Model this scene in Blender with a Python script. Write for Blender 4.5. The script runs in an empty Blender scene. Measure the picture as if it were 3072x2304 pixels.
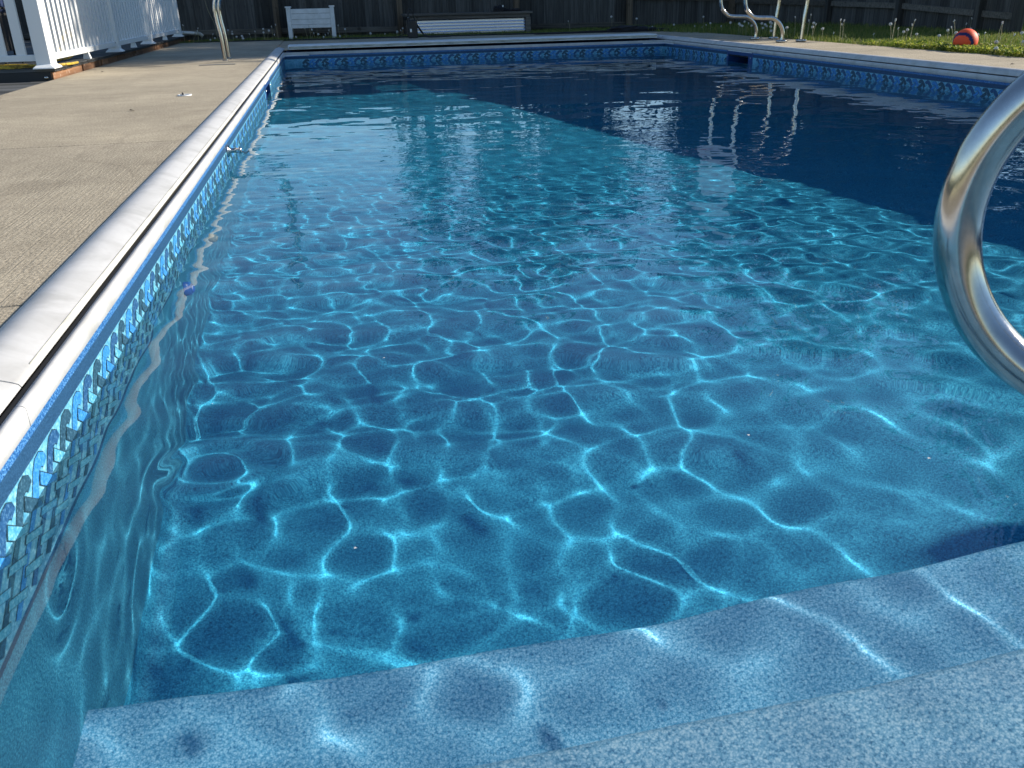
import bpy, math, random, mathutils
import numpy as np
V = mathutils.Vector
R = math.radians
random.seed(7)
scn = bpy.context.scene
COL = scn.collection

# ------------------------------------------------------------------ camera
H = 0.5437
cam = bpy.data.cameras.new('camera')
camo = bpy.data.objects.new('camera', cam)
COL.objects.link(camo)
scn.camera = camo
rt = V((0.97994621, -0.19803146, -0.02211269))
up = V((0.1004229, 0.39496732, 0.91319004))
fw = V((0.17210657, 0.89709774, -0.40693362))
m4 = mathutils.Matrix.Identity(4)
for i in range(3):
    m4[i][0] = rt[i]; m4[i][1] = up[i]; m4[i][2] = -fw[i]
m4[2][3] = H
camo.matrix_world = m4
cam.sensor_width = 36
cam.lens = 36 * 2600 / 3072
cam.clip_start = 0.02
cam.clip_end = 600
cam.dof.use_dof = True
cam.dof.focus_distance = 4.0
cam.dof.aperture_fstop = 13.0

# ------------------------------------------------------------------ light
SUN_EL, SUN_AZ = 25.0, 5.0           # azimuth measured from +x towards +y
w = bpy.data.worlds.new('World'); scn.world = w; w.use_nodes = True
wn = w.node_tree
sk = wn.nodes.new('ShaderNodeTexSky'); sk.sky_type = 'NISHITA'; sk.sun_disc = False
sk.sun_elevation = R(SUN_EL); sk.sun_rotation = R(90 - SUN_AZ)
sk.air_density = 1.0; sk.dust_density = 0.0; sk.ozone_density = 3.5
bg = wn.nodes['Background']; bg.inputs[1].default_value = 0.09
wn.links.new(sk.outputs[0], bg.inputs[0])
sl = bpy.data.lights.new('sun', 'SUN'); sl.energy = 4.7; sl.angle = R(0.45); sl.color = (1.0, 0.92, 0.80)
so = bpy.data.objects.new('sun', sl); COL.objects.link(so)
sd = V((math.cos(R(SUN_EL)) * math.cos(R(SUN_AZ)), math.cos(R(SUN_EL)) * math.sin(R(SUN_AZ)), math.sin(R(SUN_EL))))
so.rotation_euler = sd.to_track_quat('Z', 'Y').to_euler()
so.location = (12, 2, 8)
sl.cycles.is_caustics_light = True
vs = scn.view_settings
vs.view_transform = 'Standard'; vs.look = 'None'; vs.exposure = 0.8; vs.gamma = 1.0; vs.use_curve_mapping = False
scn.render.engine = 'CYCLES'
cy = scn.cycles
cy.use_denoising = True
cy.max_bounces = 10; cy.transmission_bounces = 8; cy.glossy_bounces = 5; cy.diffuse_bounces = 4; cy.transparent_max_bounces = 8
cy.caustics_refractive = True; cy.caustics_reflective = False
cy.sample_clamp_indirect = 6.0
cy.blur_glossy = 0.3

# ------------------------------------------------------------------ materials
def mat(name, col=(.5, .5, .5), rough=.6, metal=0., spec=.5):
    m = bpy.data.materials.new(name); m.use_nodes = True
    b = m.node_tree.nodes['Principled BSDF']
    b.inputs['Base Color'].default_value = (*col, 1)
    b.inputs['Roughness'].default_value = rough
    b.inputs['Metallic'].default_value = metal
    b.inputs['Specular IOR Level'].default_value = spec
    return m
def N(m, t, **kw):
    n = m.node_tree.nodes.new(t)
    for k, v in kw.items(): setattr(n, k, v)
    return n
def L(m, a, b): m.node_tree.links.new(a, b)
def coords(m, scale=(1, 1, 1), obj=True):
    tc = N(m, 'ShaderNodeTexCoord' if obj else 'ShaderNodeNewGeometry')
    mp = N(m, 'ShaderNodeMapping'); mp.inputs['Scale'].default_value = scale
    L(m, tc.outputs['Object' if obj else 'Position'], mp.inputs['Vector'])
    return mp.outputs['Vector']
def noise(m, vec, scale, detail=4, rough=.55, dist=0.):
    n = N(m, 'ShaderNodeTexNoise')
    n.inputs['Scale'].default_value = scale; n.inputs['Detail'].default_value = detail
    n.inputs['Roughness'].default_value = rough; n.inputs['Distortion'].default_value = dist
    L(m, vec, n.inputs['Vector']); return n.outputs['Fac']
def ramp(m, fac, stops):
    r = N(m, 'ShaderNodeValToRGB'); cr = r.color_ramp
    while len(cr.elements) < len(stops): cr.elements.new(.5)
    for e, (p, c) in zip(cr.elements, stops):
        e.position = p; e.color = (*c, 1) if len(c) == 3 else c
    L(m, fac, r.inputs['Fac']); return r.outputs['Color']
def mix(m, fac, a, b, mode='MIX'):
    n = N(m, 'ShaderNodeMix', data_type='RGBA', blend_type=mode)
    for s, v in ((0, fac), (6, a), (7, b)):
        if isinstance(v, (int, float)): n.inputs[s].default_value = v
        elif isinstance(v, tuple): n.inputs[s].default_value = (*v, 1)
        else: L(m, v, n.inputs[s])
    return n.outputs[2]
def setc(m, c, inp='Base Color'): L(m, c, m.node_tree.nodes['Principled BSDF'].inputs[inp])
def bump(m, h, strength=.3, dist=.01):
    b = N(m, 'ShaderNodeBump'); b.inputs['Strength'].default_value = strength; b.inputs['Distance'].default_value = dist
    L(m, h, b.inputs['Height']); L(m, b.outputs[0], m.node_tree.nodes['Principled BSDF'].inputs['Normal'])

def concrete(name, base, broom):
    m = mat(name, base, .85, 0, .25)
    v = coords(m, obj=False)
    a = noise(m, v, 1.3, 5, .6); b = noise(m, v, 120, 3, .75); c = noise(m, v, 9, 5, .6)
    col = ramp(m, a, [(.3, tuple(x * .82 for x in base)), (.7, tuple(x * 1.12 for x in base))])
    col = mix(m, .85, col, ramp(m, b, [(.3, (.3, .3, .3)), (.7, (1.65, 1.65, 1.62))]), 'MULTIPLY')
    col = mix(m, .5, col, ramp(m, c, [(.3, (.78, .77, .76)), (.7, (1.12, 1.12, 1.1))]), 'MULTIPLY')
    vb = coords(m, (170, 2.2, 1) if broom else (2.0, 60, 1), obj=False)
    s = noise(m, vb, 1.0, 3, .7)
    col = mix(m, .55 if broom else .2, col, ramp(m, s, [(.3, (.72, .71, .69)), (.7, (1.2, 1.2, 1.2))]), 'MULTIPLY')
    st = noise(m, v, .7, 6, .72, .8); fl_ = noise(m, v, 33, 4, .7)
    col = mix(m, .6, col, ramp(m, st, [(.36, (.74, .73, .72)), (.47, (.98, .98, .98)), (.62, (1, 1, 1)), (.74, (1.14, 1.13, 1.10))]), 'MULTIPLY')
    col = mix(m, .8, col, ramp(m, fl_, [(.24, (.45, .42, .38)), (.32, (1, 1, 1))]), 'MULTIPLY')
    cr = N(m, 'ShaderNodeTexVoronoi', feature='DISTANCE_TO_EDGE'); cr.inputs['Scale'].default_value = .42
    dn = N(m, 'ShaderNodeTexNoise'); dn.inputs['Scale'].default_value = 3.5; dn.inputs['Detail'].default_value = 6; L(m, v, dn.inputs['Vector'])
    dv = N(m, 'ShaderNodeMix', data_type='VECTOR'); dv.inputs[0].default_value = .16; L(m, v, dv.inputs[4]); L(m, dn.outputs['Color'], dv.inputs[5]); L(m, dv.outputs[1], cr.inputs['Vector'])
    col = mix(m, .22, col, ramp(m, cr.outputs['Distance'], [(.0, (.35, .33, .3)), (.0022, (.6, .58, .55)), (.004, (1, 1, 1))]), 'MULTIPLY')
    setc(m, col)
    mx = N(m, 'ShaderNodeMath', operation='ADD'); L(m, b, mx.inputs[0]); L(m, s, mx.inputs[1])
    bump(m, mx.outputs[0], .55, .004)
    return m
M_conc = concrete('broomed_concrete', (.40, .345, .26), True)
M_conc2 = concrete('worn_concrete', (.41, .352, .262), False)

def liner(name, stops, sc=230, rough=.45):
    m = mat(name, (.1, .3, .5), rough, 0, .3)
    v = coords(m, obj=False)
    vo = N(m, 'ShaderNodeTexVoronoi', feature='DISTANCE_TO_EDGE'); vo.inputs['Scale'].default_value = sc; L(m, v, vo.inputs['Vector'])
    n = noise(m, v, sc * .8, 3, .8); n2 = noise(m, v, 3.0, 4, .6)
    ma = N(m, 'ShaderNodeMath', operation='MULTIPLY_ADD'); L(m, vo.outputs['Distance'], ma.inputs[0]); ma.inputs[1].default_value = .55
    L(m, n, ma.inputs[2])
    col = ramp(m, ma.outputs[0], stops)
    col = mix(m, .5, col, ramp(m, n2, [(.3, (.8, .84, .86)), (.7, (1.1, 1.08, 1.06))]), 'MULTIPLY')
    setc(m, col); return m
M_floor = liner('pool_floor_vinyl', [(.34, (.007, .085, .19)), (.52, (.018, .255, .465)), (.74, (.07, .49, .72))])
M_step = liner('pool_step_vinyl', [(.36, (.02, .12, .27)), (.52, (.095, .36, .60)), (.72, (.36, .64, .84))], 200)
M_step2 = liner('shallow_lit_step_vinyl', [(.36, (.04, .15, .29)), (.52, (.16, .41, .62)), (.72, (.50, .72, .86))], 200)  # lighter step vinyl; brightness of the shallower water put into the colour
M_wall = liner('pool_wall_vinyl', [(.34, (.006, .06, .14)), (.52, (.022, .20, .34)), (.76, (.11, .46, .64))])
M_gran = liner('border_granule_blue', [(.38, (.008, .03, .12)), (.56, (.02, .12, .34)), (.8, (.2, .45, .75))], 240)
M_dband = liner('border_dark_blue', [(.35, (.008, .03, .075)), (.6, (.02, .07, .15)), (.85, (.05, .13, .25))], 300)
M_back = liner('border_pale_teal', [(.3, (.05, .22, .36)), (.55, (.11, .36, .52)), (.8, (.32, .62, .74))], 90)
M_line = mat('border_outline', (.012, .04, .06), .5)
M_rb = [liner('ribbon_blue', [(.35, (.015, .12, .36)), (.6, (.04, .24, .58)), (.85, (.15, .42, .75))], 160),
        liner('ribbon_navy', [(.35, (.01, .045, .12)), (.6, (.022, .09, .22)), (.85, (.12, .26, .4))], 160),
        liner('ribbon_slate', [(.35, (.012, .04, .07)), (.6, (.025, .08, .13)), (.85, (.09, .20, .28))], 160)]
M_brk = liner('ribbon_teal', [(.3, (.03, .19, .33)), (.55, (.08, .34, .50)), (.85, (.32, .64, .76))], 130)

M_coping = mat('white_coping', (.80, .79, .76), .5, 0, .25)
_v = coords(M_coping, (1, 1, 1), obj=False)
_n = noise(M_coping, _v, 5, 5, .6, 1.2); _n2 = noise(M_coping, _v, 60, 4, .7)
_c = ramp(M_coping, _n, [(.35, (.44, .435, .42)), (.55, (.54, .535, .525)), (.8, (.58, .575, .565))])
_c = mix(M_coping, .25, _c, ramp(M_coping, _n2, [(.3, (.86, .85, .82)), (.55, (1, 1, 1))]), 'MULTIPLY')
setc(M_coping, _c)
M_ivory = mat('weathered_ivory_front', (.5, .49, .42), .5)
_v = coords(M_ivory, (1, 1, 6), obj=False); _n = noise(M_ivory, _v, 7, 5, .65)
setc(M_ivory, ramp(M_ivory, _n, [(.35, (.25, .24, .19)), (.6, (.5, .49, .42)), (.8, (.56, .55, .49))]))
M_black = mat('black_gap', (.006, .006, .007), .8)
M_rubber = mat('black_rubber', (.012, .012, .014), .45)
M_blackcloth = mat('black_cloth', (.016, .015, .018), .85)
M_chrome = mat('polished_stainless', (.66, .63, .58), .2, 1.0)
_v = coords(M_chrome, (1, 1, 1), obj=False); _n = noise(M_chrome, _v, 26, 4, .65)
setc(M_chrome, ramp(M_chrome, _n, [(.3, (.38, .37, .355)), (.7, (.50, .49, .47))]))
setc(M_chrome, ramp(M_chrome, noise(M_chrome, _v, 300, 2, .6), [(.2, (.10, .10, .10)), (.8, (.17, .17, .17))]), 'Roughness')
M_white = mat('white_vinyl', (.80, .81, .80), .42)
M_white2 = mat('white_resin', (.74, .75, .74), .5)
_v = coords(M_white2, (1, 1, 1), obj=False); setc(M_white2, ramp(M_white2, noise(M_white2, _v, 12, 5, .6), [(.3, (.62, .63, .61)), (.65, (.78, .79, .78))]))
M_steelcor = mat('corrugated_galvanised', (.58, .62, .70), .25, 1.0)
M_yellow = mat('yellow_hose_rubber', (.50, .33, .03), .3)
setc(M_yellow, ramp(M_yellow, noise(M_yellow, coords(M_yellow), 30, 4, .7), [(.35, (.16, .10, .015)), (.6, (.60, .42, .05))]))
M_blue = mat('navy_fabric', (.012, .03, .09), .8)
M_skim = mat('skimmer_blue', (.012, .055, .19), .4)
M_inlet = mat('inlet_blue', (.02, .10, .42), .35)
M_tag = mat('white_tag', (.85, .85, .82), .5)
M_dirt = mat('debris_brown', (.03, .022, .012), .9)

def wood(name, dark, light, axis='Z', sc=1.0):
    m = mat(name, light, .85, 0, .2)
    s = {'Z': (38, 38, 1.6), 'X': (1.6, 38, 38), 'Y': (38, 1.6, 38)}[axis]
    v = coords(m, tuple(a * sc for a in s))
    oi = N(m, 'ShaderNodeObjectInfo')
    ad = N(m, 'ShaderNodeVectorMath', operation='ADD'); L(m, v, ad.inputs[0])
    ml = N(m, 'ShaderNodeMath', operation='MULTIPLY'); L(m, oi.outputs['Random'], ml.inputs[0]); ml.inputs[1].default_value = 60
    L(m, ml.outputs[0], ad.inputs[1])
    n = noise(m, ad.outputs[0], 1.0, 5, .65, .3)
    col = ramp(m, n, [(.28, dark), (.72, light)])
    n3 = noise(m, coords(m), 9, 3, .5)
    kn = ramp(m, n3, [(.26, (.35, .34, .33)), (.36, (1, 1, 1))])
    col = mix(m, .7, col, kn, 'MULTIPLY')
    var = N(m, 'ShaderNodeMapRange'); L(m, oi.outputs['Random'], var.inputs[0]); var.inputs[3].default_value = .62; var.inputs[4].default_value = 1.3
    cmb = N(m, 'ShaderNodeCombineColor')
    for i in range(3): L(m, var.outputs[0], cmb.inputs[i])
    col = mix(m, 1.0, col, cmb.outputs[0], 'MULTIPLY')
    setc(m, col); bump(m, n, .4, .003)
    return m
M_fence = wood('weathered_fence_wood', (.035, .034, .032), (.125, .122, .112))
M_fencerail = wood('weathered_rail_wood', (.05, .046, .04), (.17, .155, .13), 'X')
M_post = wood('brown_post_wood', (.06, .045, .032), (.19, .145, .10))
M_boxwood = wood('grey_box_wood', (.06, .055, .05), (.2, .18, .155), 'X')
M_deckb = wood('grey_composite_board', (.045, .047, .048), (.12, .125, .125), 'X')
M_rim = wood('stained_rim_board', (.06, .030, .018), (.25, .135, .075), 'Y', .5)
_g = noise(M_rim, coords(M_rim, (1, 14, 9)), 1.6, 5, .7)
_old = M_rim.node_tree.nodes['Principled BSDF'].inputs['Base Color'].links[0].from_socket
setc(M_rim, mix(M_rim, ramp(M_rim, _g, [(.60, (0, 0, 0)), (.68, (1, 1, 1))]), _old, (.42, .34, .28)))
M_fascia = mat('dark_fascia', (.018, .02, .022), .6)

M_lawn = mat('lawn_soil', (.03, .045, .015), .95, 0, .1)
_v = coords(M_lawn, obj=False)
setc(M_lawn, ramp(M_lawn, noise(M_lawn, _v, 3, 6, .7), [(.3, (.018, .022, .010)), (.7, (.05, .085, .02))]))
def leafmat(name, cols, trans=.4):
    m = bpy.data.materials.new(name); m.use_nodes = True
    b = m.node_tree.nodes['Principled BSDF']; b.inputs['Roughness'].default_value = .55
    g = N(m, 'ShaderNodeNewGeometry')
    col = ramp(m, g.outputs['Random Per Island'], [(i / (len(cols) - 1), c) for i, c in enumerate(cols)])
    L(m, col, b.inputs['Base Color'])
    t = N(m, 'ShaderNodeBsdfTranslucent'); L(m, col, t.inputs[0])
    ms = N(m, 'ShaderNodeMixShader'); ms.inputs[0].default_value = trans
    L(m, b.outputs[0], ms.inputs[1]); L(m, t.outputs[0], ms.inputs[2])
    L(m, ms.outputs[0], m.node_tree.nodes['Material Output'].inputs[0])
    return m
M_grass = leafmat('grass_blades', [(.05, .10, .015), (.11, .17, .025), (.18, .22, .04), (.30, .27, .09)])
M_clover = leafmat('clover_leaves', [(.10, .17, .02), (.24, .29, .03), (.42, .42, .09)], .5)
M_leaf = leafmat('tree_leaves', [(.025, .055, .012), (.05, .10, .018), (.08, .13, .03)], .3)
M_bark = wood('bark', (.03, .024, .018), (.11, .09, .07), 'Z', .3)
M_stalk = mat('dandelion_stalk', (.28, .26, .15), .7)
M_seed = mat('dandelion_seed', (.62, .62, .60), .9)
M_bush = leafmat('dark_bush_leaves', [(.008, .014, .006), (.02, .03, .01)], .15)

# ball
M_ball = mat('orange_ball_rubber', (.86, .085, .018), .6)
M_ballb = mat('ball_navy_band', (.01, .012, .09), .6)
for mm in (M_ball, M_ballb):
    bump(mm, noise(mm, coords(mm), 420, 2, .5), .3, .002)

# ------------------------------------------------------------------ helpers
def tag(o, label=None, cat=None, group=None, kind=None):
    if label: o['label'] = label
    if cat: o['category'] = cat
    if group: o['group'] = group
    if kind: o['kind'] = kind
    return o
def empty(name, loc=(0, 0, 0), rz=0.):
    o = bpy.data.objects.new(name, None); COL.objects.link(o)
    o.location = loc; o.rotation_euler = (0, 0, rz); o.empty_display_size = .1
    return o
class MB:
    def __init__(s): s.v = []; s.f = []; s.mi = []; s.sm = []
    def add(s, vs, fs, mi=0, smooth=False):
        n = len(s.v); s.v += [tuple(map(float, p)) for p in vs]
        for f in fs: s.f.append(tuple(n + i for i in f)); s.mi.append(mi); s.sm.append(smooth)
        return s
    def box(s, x0, y0, z0, x1, y1, z1, mi=0):
        return s.add([(x0, y0, z0), (x1, y0, z0), (x1, y1, z0), (x0, y1, z0), (x0, y0, z1), (x1, y0, z1), (x1, y1, z1), (x0, y1, z1)],
                     [(0, 3, 2, 1), (4, 5, 6, 7), (0, 1, 5, 4), (1, 2, 6, 5), (2, 3, 7, 6), (3, 0, 4, 7)], mi)
    def prism(s, poly, z0, z1, mi=0):
        n = len(poly)
        vs = [(x, y, z0) for x, y in poly] + [(x, y, z1) for x, y in poly]
        fs = [tuple(range(n - 1, -1, -1)), tuple(range(n, 2 * n))] + [(i, (i + 1) % n, n + (i + 1) % n, n + i) for i in range(n)]
        return s.add(vs, fs, mi)
    def tube(s, pts, r, seg=12, mi=0, caps=True, sub=0):
        pts = [V(p) for p in pts]
        if sub: pts = spline(pts, sub)
        n = len(pts); rr = r if isinstance(r, (list, tuple)) else [r] * n
        if len(rr) != n: rr = [rr[0] + (rr[-1] - rr[0]) * i / (n - 1) for i in range(n)]
        t = [(pts[min(i + 1, n - 1)] - pts[max(i - 1, 0)]).normalized() for i in range(n)]
        a = t[0].orthogonal().normalized(); vs = []
        for i in range(n):
            if i:
                q = t[i - 1].rotation_difference(t[i]); a = q @ a
            a = (a - t[i] * a.dot(t[i])).normalized(); b = t[i].cross(a)
            for k in range(seg):
                th = 2 * math.pi * k / seg
                vs.append(pts[i] + (a * math.cos(th) + b * math.sin(th)) * rr[i])
        fs = [(i * seg + k, i * seg + (k + 1) % seg, (i + 1) * seg + (k + 1) % seg, (i + 1) * seg + k) for i in range(n - 1) for k in range(seg)]
        s.add(vs, fs, mi, True)
        if caps:
            s.add(vs[:seg], [tuple(range(seg - 1, -1, -1))], mi); s.add(vs[-seg:], [tuple(range(seg))], mi)
        return s
    def lathe(s, c, prof, seg=20, mi=0, axis='Z', smooth=True):
        c = V(c); vs = []
        for r, h in prof:
            for k in range(seg):
                th = 2 * math.pi * k / seg; a, b = r * math.cos(th), r * math.sin(th)
                p = {'Z': (a, b, h), 'X': (h, a, b), 'Y': (a, h, b)}[axis]
                vs.append(c + V(p))
        n = len(prof)
        fs = [(i * seg + k, i * seg + (k + 1) % seg, (i + 1) * seg + (k + 1) % seg, (i + 1) * seg + k) for i in range(n - 1) for k in range(seg)]
        return s.add(vs, fs, mi, smooth)
    def build(s, name, mats, parent=None, recv=False):
        me = bpy.data.meshes.new(name); me.from_pydata(s.v, [], s.f)
        for m in (mats if isinstance(mats, (list, tuple)) else [mats]): me.materials.append(m)
        me.polygons.foreach_set('material_index', s.mi); me.polygons.foreach_set('use_smooth', s.sm)
        me.update()
        o = bpy.data.objects.new(name, me); COL.objects.link(o)
        if parent: o.parent = parent
        if recv: o.cycles.is_caustics_receiver = True
        return o
def spline(pts, sub):
    out = []; n = len(pts)
    for i in range(n - 1):
        p0, p1, p2, p3 = pts[max(i - 1, 0)], pts[i], pts[i + 1], pts[min(i + 2, n - 1)]
        for k in range(sub):
            t = k / sub
            out.append(.5 * ((2 * p1) + (p2 - p0) * t + (2 * p0 - 5 * p1 + 4 * p2 - p3) * t * t + (3 * p1 - p0 - 3 * p2 + p3) * t ** 3))
    out.append(pts[-1]); return out
def bevel(o, wd=.004, seg=2):
    md = o.modifiers.new('bevel', 'BEVEL'); md.width = wd; md.segments = seg; md.limit_method = 'ANGLE'; md.angle_limit = R(35)
    return o
def npmesh(name, v, f, mats, parent=None, smooth=False, mi=None):
    me = bpy.data.meshes.new(name); k = f.shape[1]
    me.vertices.add(len(v)); me.vertices.foreach_set('co', v.astype('f4').ravel())
    me.loops.add(f.size); me.loops.foreach_set('vertex_index', f.astype('i4').ravel())
    me.polygons.add(len(f)); me.polygons.foreach_set('loop_start', (np.arange(len(f)) * k).astype('i4'))
    me.update(calc_edges=True)
    if smooth: me.polygons.foreach_set('use_smooth', np.ones(len(f), bool))
    for m in (mats if isinstance(mats, (list, tuple)) else [mats]): me.materials.append(m)
    if mi is not None: me.polygons.foreach_set('material_index', mi.astype('i4'))
    o = bpy.data.objects.new(name, me); COL.objects.link(o)
    if parent: o.parent = parent
    return o
# ------------------------------------------------------------------ the setting
XC, HW = 1.9257, 2.4257
XL, XR, YF, YN = XC - HW, XC + HW, 11.53, -0.9
ZW = -0.14
DY0, DXL, DXR = -3.2, -2.235, 5.66

# lawn: a sheet to the horizon with the deck and pool cut out of it
g = MB(); B = 150
for x0, y0, x1, y1 in ((-B, -B, B, DY0), (-B, 14.2, B, B), (-B, DY0, -5.4, 14.2), (DXR - .05, DY0, B, 14.2)):
    g.add([(x0, y0, -.03), (x1, y0, -.03), (x1, y1, -.03), (x0, y1, -.03)], [(0, 1, 2, 3)])
tag(g.build('lawn', M_lawn), 'green lawn running around the pool deck to the fence', kind='structure')

# pool deck: concrete slabs with recessed joints
deck = empty('pool_deck'); tag(deck, 'tan broomed concrete deck around the pool', kind='structure')
J = .004
def slab(poly, m=M_conc2, z1=0.):
    if poly[0][0] < -1: z1 = .008
    o = MB().prism(poly, -.1, z1).build('slab', m, deck); bevel(o, .004, 2); return o
def far_y(x): return 15.42 - (x + 2.3) * .125
xo = XC - 2.563
cuts = [(-3.2, 1.80, M_conc), (1.80, 4.10, M_conc), (4.10, 9.6, M_conc2)]
for a, b, mm in cuts: slab([(DXL, a + J), (xo, a + J), (xo, b - J), (DXL, b - J)], mm)
slab([(DXL, 9.6 + J), (xo, 9.6 + J), (xo, far_y(xo)), (DXL, far_y(DXL))])
xo2 = XC + 2.563
for a, b in ((-3.2, 0.4), (0.4, 3.6), (3.6, 7.1), (7.1, 10.6)):
    slab([(xo2, a + J), (DXR, a + J), (DXR, b - J), (xo2, b - J)])
slab([(xo2, 10.6 + J), (DXR, 10.6 + J), (DXR, far_y(DXR)), (xo2, far_y(xo2))])
slab([(xo + J, 12.19), (1.9 - J, 12.19), (1.9 - J, far_y(1.9)), (xo + J, far_y(xo))])
slab([(1.9 + J, 12.19), (xo2 - J, 12.19), (xo2 - J, far_y(xo2)), (1.9 + J, far_y(1.9))])
slab([(xo + J, -3.2), (xo2 - J, -3.2), (xo2 - J, -1.045), (xo + J, -1.045)])
# base under the joints (kept clear of the pool)
b = MB()
for x0, y0, x1, y1 in ((DXL + .02, -3.1, xo - .03, 15), (xo2 + .03, -3.1, DXR - .02, 14.3), (xo, 12.3, xo2, 14.3), (xo, -3.1, xo2, -1.1)):
    b.box(x0, y0, -.11, x1, y1, -.025)
b.build('joint_bed', M_black, deck)

# pool shell -------------------------------------------------------
floorY = [(1.23, -1.08), (2.6, -1.10), (3.6, -1.18), (5.5, -1.42), (8.0, -1.70), (9.4, -1.95), (11.53, -2.1)]
def floor_z(y):
    for (a, za), (b2, zb) in zip(floorY, floorY[1:]):
        if y <= b2: t = (y - a) / (b2 - a); return za + (zb - za) * t
    return -2.1
prof = []   # (y, z) along the pool; steps first
def round_edge(y, z0, z1, prev_y):  # tread at z0 up to y, riser down to z1
    r = .022
    return [(y - r, z0)] + [(y - r + r * math.sin(a), z0 - r + r * math.cos(a)) for a in (R(22), R(45), R(68), R(90))] + [(y, z1 + .02), (y + .006, z1 + .006), (y + .02, z1)]
sp = [(YN, -.25)] + round_edge(.47, -.25, -.52, 0) + round_edge(.85, -.52, -.80, 0) + round_edge(1.23, -.80, -1.08, 0)
n_top = 1 + 2 * 8 + 5
nx = 24
def sheet(name, pr, m, x0, x1, bow=0.):
    vs = []; fs = []
    for y, z in pr:
        for i in range(nx + 1):
            x = x0 + (x1 - x0) * i / nx
            vs.append((x, y + bow * math.sin(i * 1.9 + y * 7) , z))
    for j in range(len(pr) - 1):
        for i in range(nx): a = j * (nx + 1) + i; fs.append((a, a + 1, a + nx + 2, a + nx + 1))
    o = MB().add(vs, fs, 0, True).build(name, m, None, True); return o
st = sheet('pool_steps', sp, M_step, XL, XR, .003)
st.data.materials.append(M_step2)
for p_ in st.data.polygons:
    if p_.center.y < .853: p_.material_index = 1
tag(st, 'pale blue speckled steps across the near end of the pool', kind='structure')
fy = [(1.25, -1.08)] + [(y, floor_z(y)) for y in np.arange(1.5, 11.4, .25)] + [(YF, -2.1)]
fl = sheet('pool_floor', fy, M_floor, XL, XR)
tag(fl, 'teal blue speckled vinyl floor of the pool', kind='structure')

def cove(side):
    c0 = XL if side < 0 else XR; vs = []; fs = []; ys = np.arange(1.26, YF, .25); r = .05
    for y in ys:
        for k in range(6):
            a = R(90) * k / 5
            vs.append((c0 - side * (r - r * math.sin(a)) + side * .001, y, floor_z(y) + r - r * math.cos(a) + .001))
    for j in range(len(ys) - 1):
        for k in range(5): a = j * 6 + k; f = (a, a + 1, a + 7, a + 6); fs.append(f if side > 0 else f[::-1])
    o = MB().add(vs, fs, 0, True).build('pool_cove', M_floor, None, True); tag(o, 'rounded liner joint where the pool wall meets the floor', kind='structure')
cove(-1); cove(1)
def wall_strip(axis, c, a0, a1, sgn, zb):
    """vertical liner wall in z bands; returns mesh. axis 'x': plane x=c running along y"""
    bands = [(-.034, -.052, 1), (-.052, -.081, 2), (-.081, -.332, 3), (-.332, -.350, 2)]
    mb = MB(); n = max(1, int((a1 - a0) / .5)); vs = []
    for i in range(n):
        s0 = a0 + (a1 - a0) * i / n; s1 = a0 + (a1 - a0) * (i + 1) / n
        def q(p0, p1, z0a, z0b, z1a, z1b, mi):
            P = [(p0, z1a), (p1, z1b), (p1, z0b), (p0, z0a)]
            pts = [(c, s_, z_) if axis == 'x' else (s_, c, z_) for s_, z_ in P]
            if sgn < 0: pts = pts[::-1]
            mb.add(pts, [(0, 1, 2, 3)], mi)
        for zt, zb_, mi in bands: q(s0, s1, zt, zt, zb_, zb_, mi)
        q(s0, s1, -.350, -.350, zb(s0) - .05, zb(s1) - .05, 0)
    return mb
def shell_z(y): return floor_z(max(y, 1.23)) if y > 1.23 else -1.08
WM = [M_wall, M_gran, M_dband, M_back]

def ribbon(mb, P, hw, mi, off, tf, hole):
    """flat strip in wall coordinates (s,z) -> mb, off = stand-off from the wall"""
    n = len(P); Lp = []; Rp = []
    for i in range(n):
        a = P[max(i - 1, 0)]; b2 = P[min(i + 1, n - 1)]
        dx, dz = b2[0] - a[0], b2[1] - a[1]; l = math.hypot(dx, dz) or 1
        nx_, nz_ = -dz / l * hw, dx / l * hw
        Lp.append((P[i][0] + nx_, P[i][1] + nz_)); Rp.append((P[i][0] - nx_, P[i][1] - nz_))
    for s_, z_ in Lp + Rp:
        if hole(s_): return
    mb.add([tf(s_, z_, off) for s_, z_ in Lp + Rp], [(i, n + i, n + i + 1, i + 1) for i in range(n - 1)], mi)
def border(name, a0, a1, tf, parent, hole=lambda s: False):
    mb = MB(); PIT = .0776; i = 0; s0 = a0 + .12
    while s0 < a1 - .06:
        c = i % 3
        stem = [(s0 - .225, -.318), (s0 - .165, -.255), (s0 - .10, -.182), (s0 - .052, -.124), (s0 - .036, -.106), (s0 - .022, -.0965), (s0 - .007, -.0950), (s0 + .006, -.1015), (s0 + .0085, -.109)]
        if stem[0][0] > a0 + .01:
            ribbon(mb, stem, .0132, 0, .0004 + .00002 * c, tf, hole); ribbon(mb, stem, .0115, 1 + c, .0008 + .00002 * c, tf, hole)
        for k, (ds, dz) in enumerate(((.05, -.117), (.02, -.185), (-.01, -.252))):
            br = [(s0 + ds, dz), (s0 + ds + .068, dz - .047)]
            ribbon(mb, br, .0118, 0, .0012, tf, hole); ribbon(mb, [(br[0][0] + .002, br[0][1] - .0014), (br[1][0] - .002, br[1][1] + .0014)], .0100, 4 if k else 1 + (c + 1) % 3 if c else 4, .0016, tf, hole)
        i += 1; s0 += PIT
    o = mb.build(name, [M_line] + M_rb + [M_brk], parent, True); o['kind'] = 'stuff'
    return o

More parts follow.
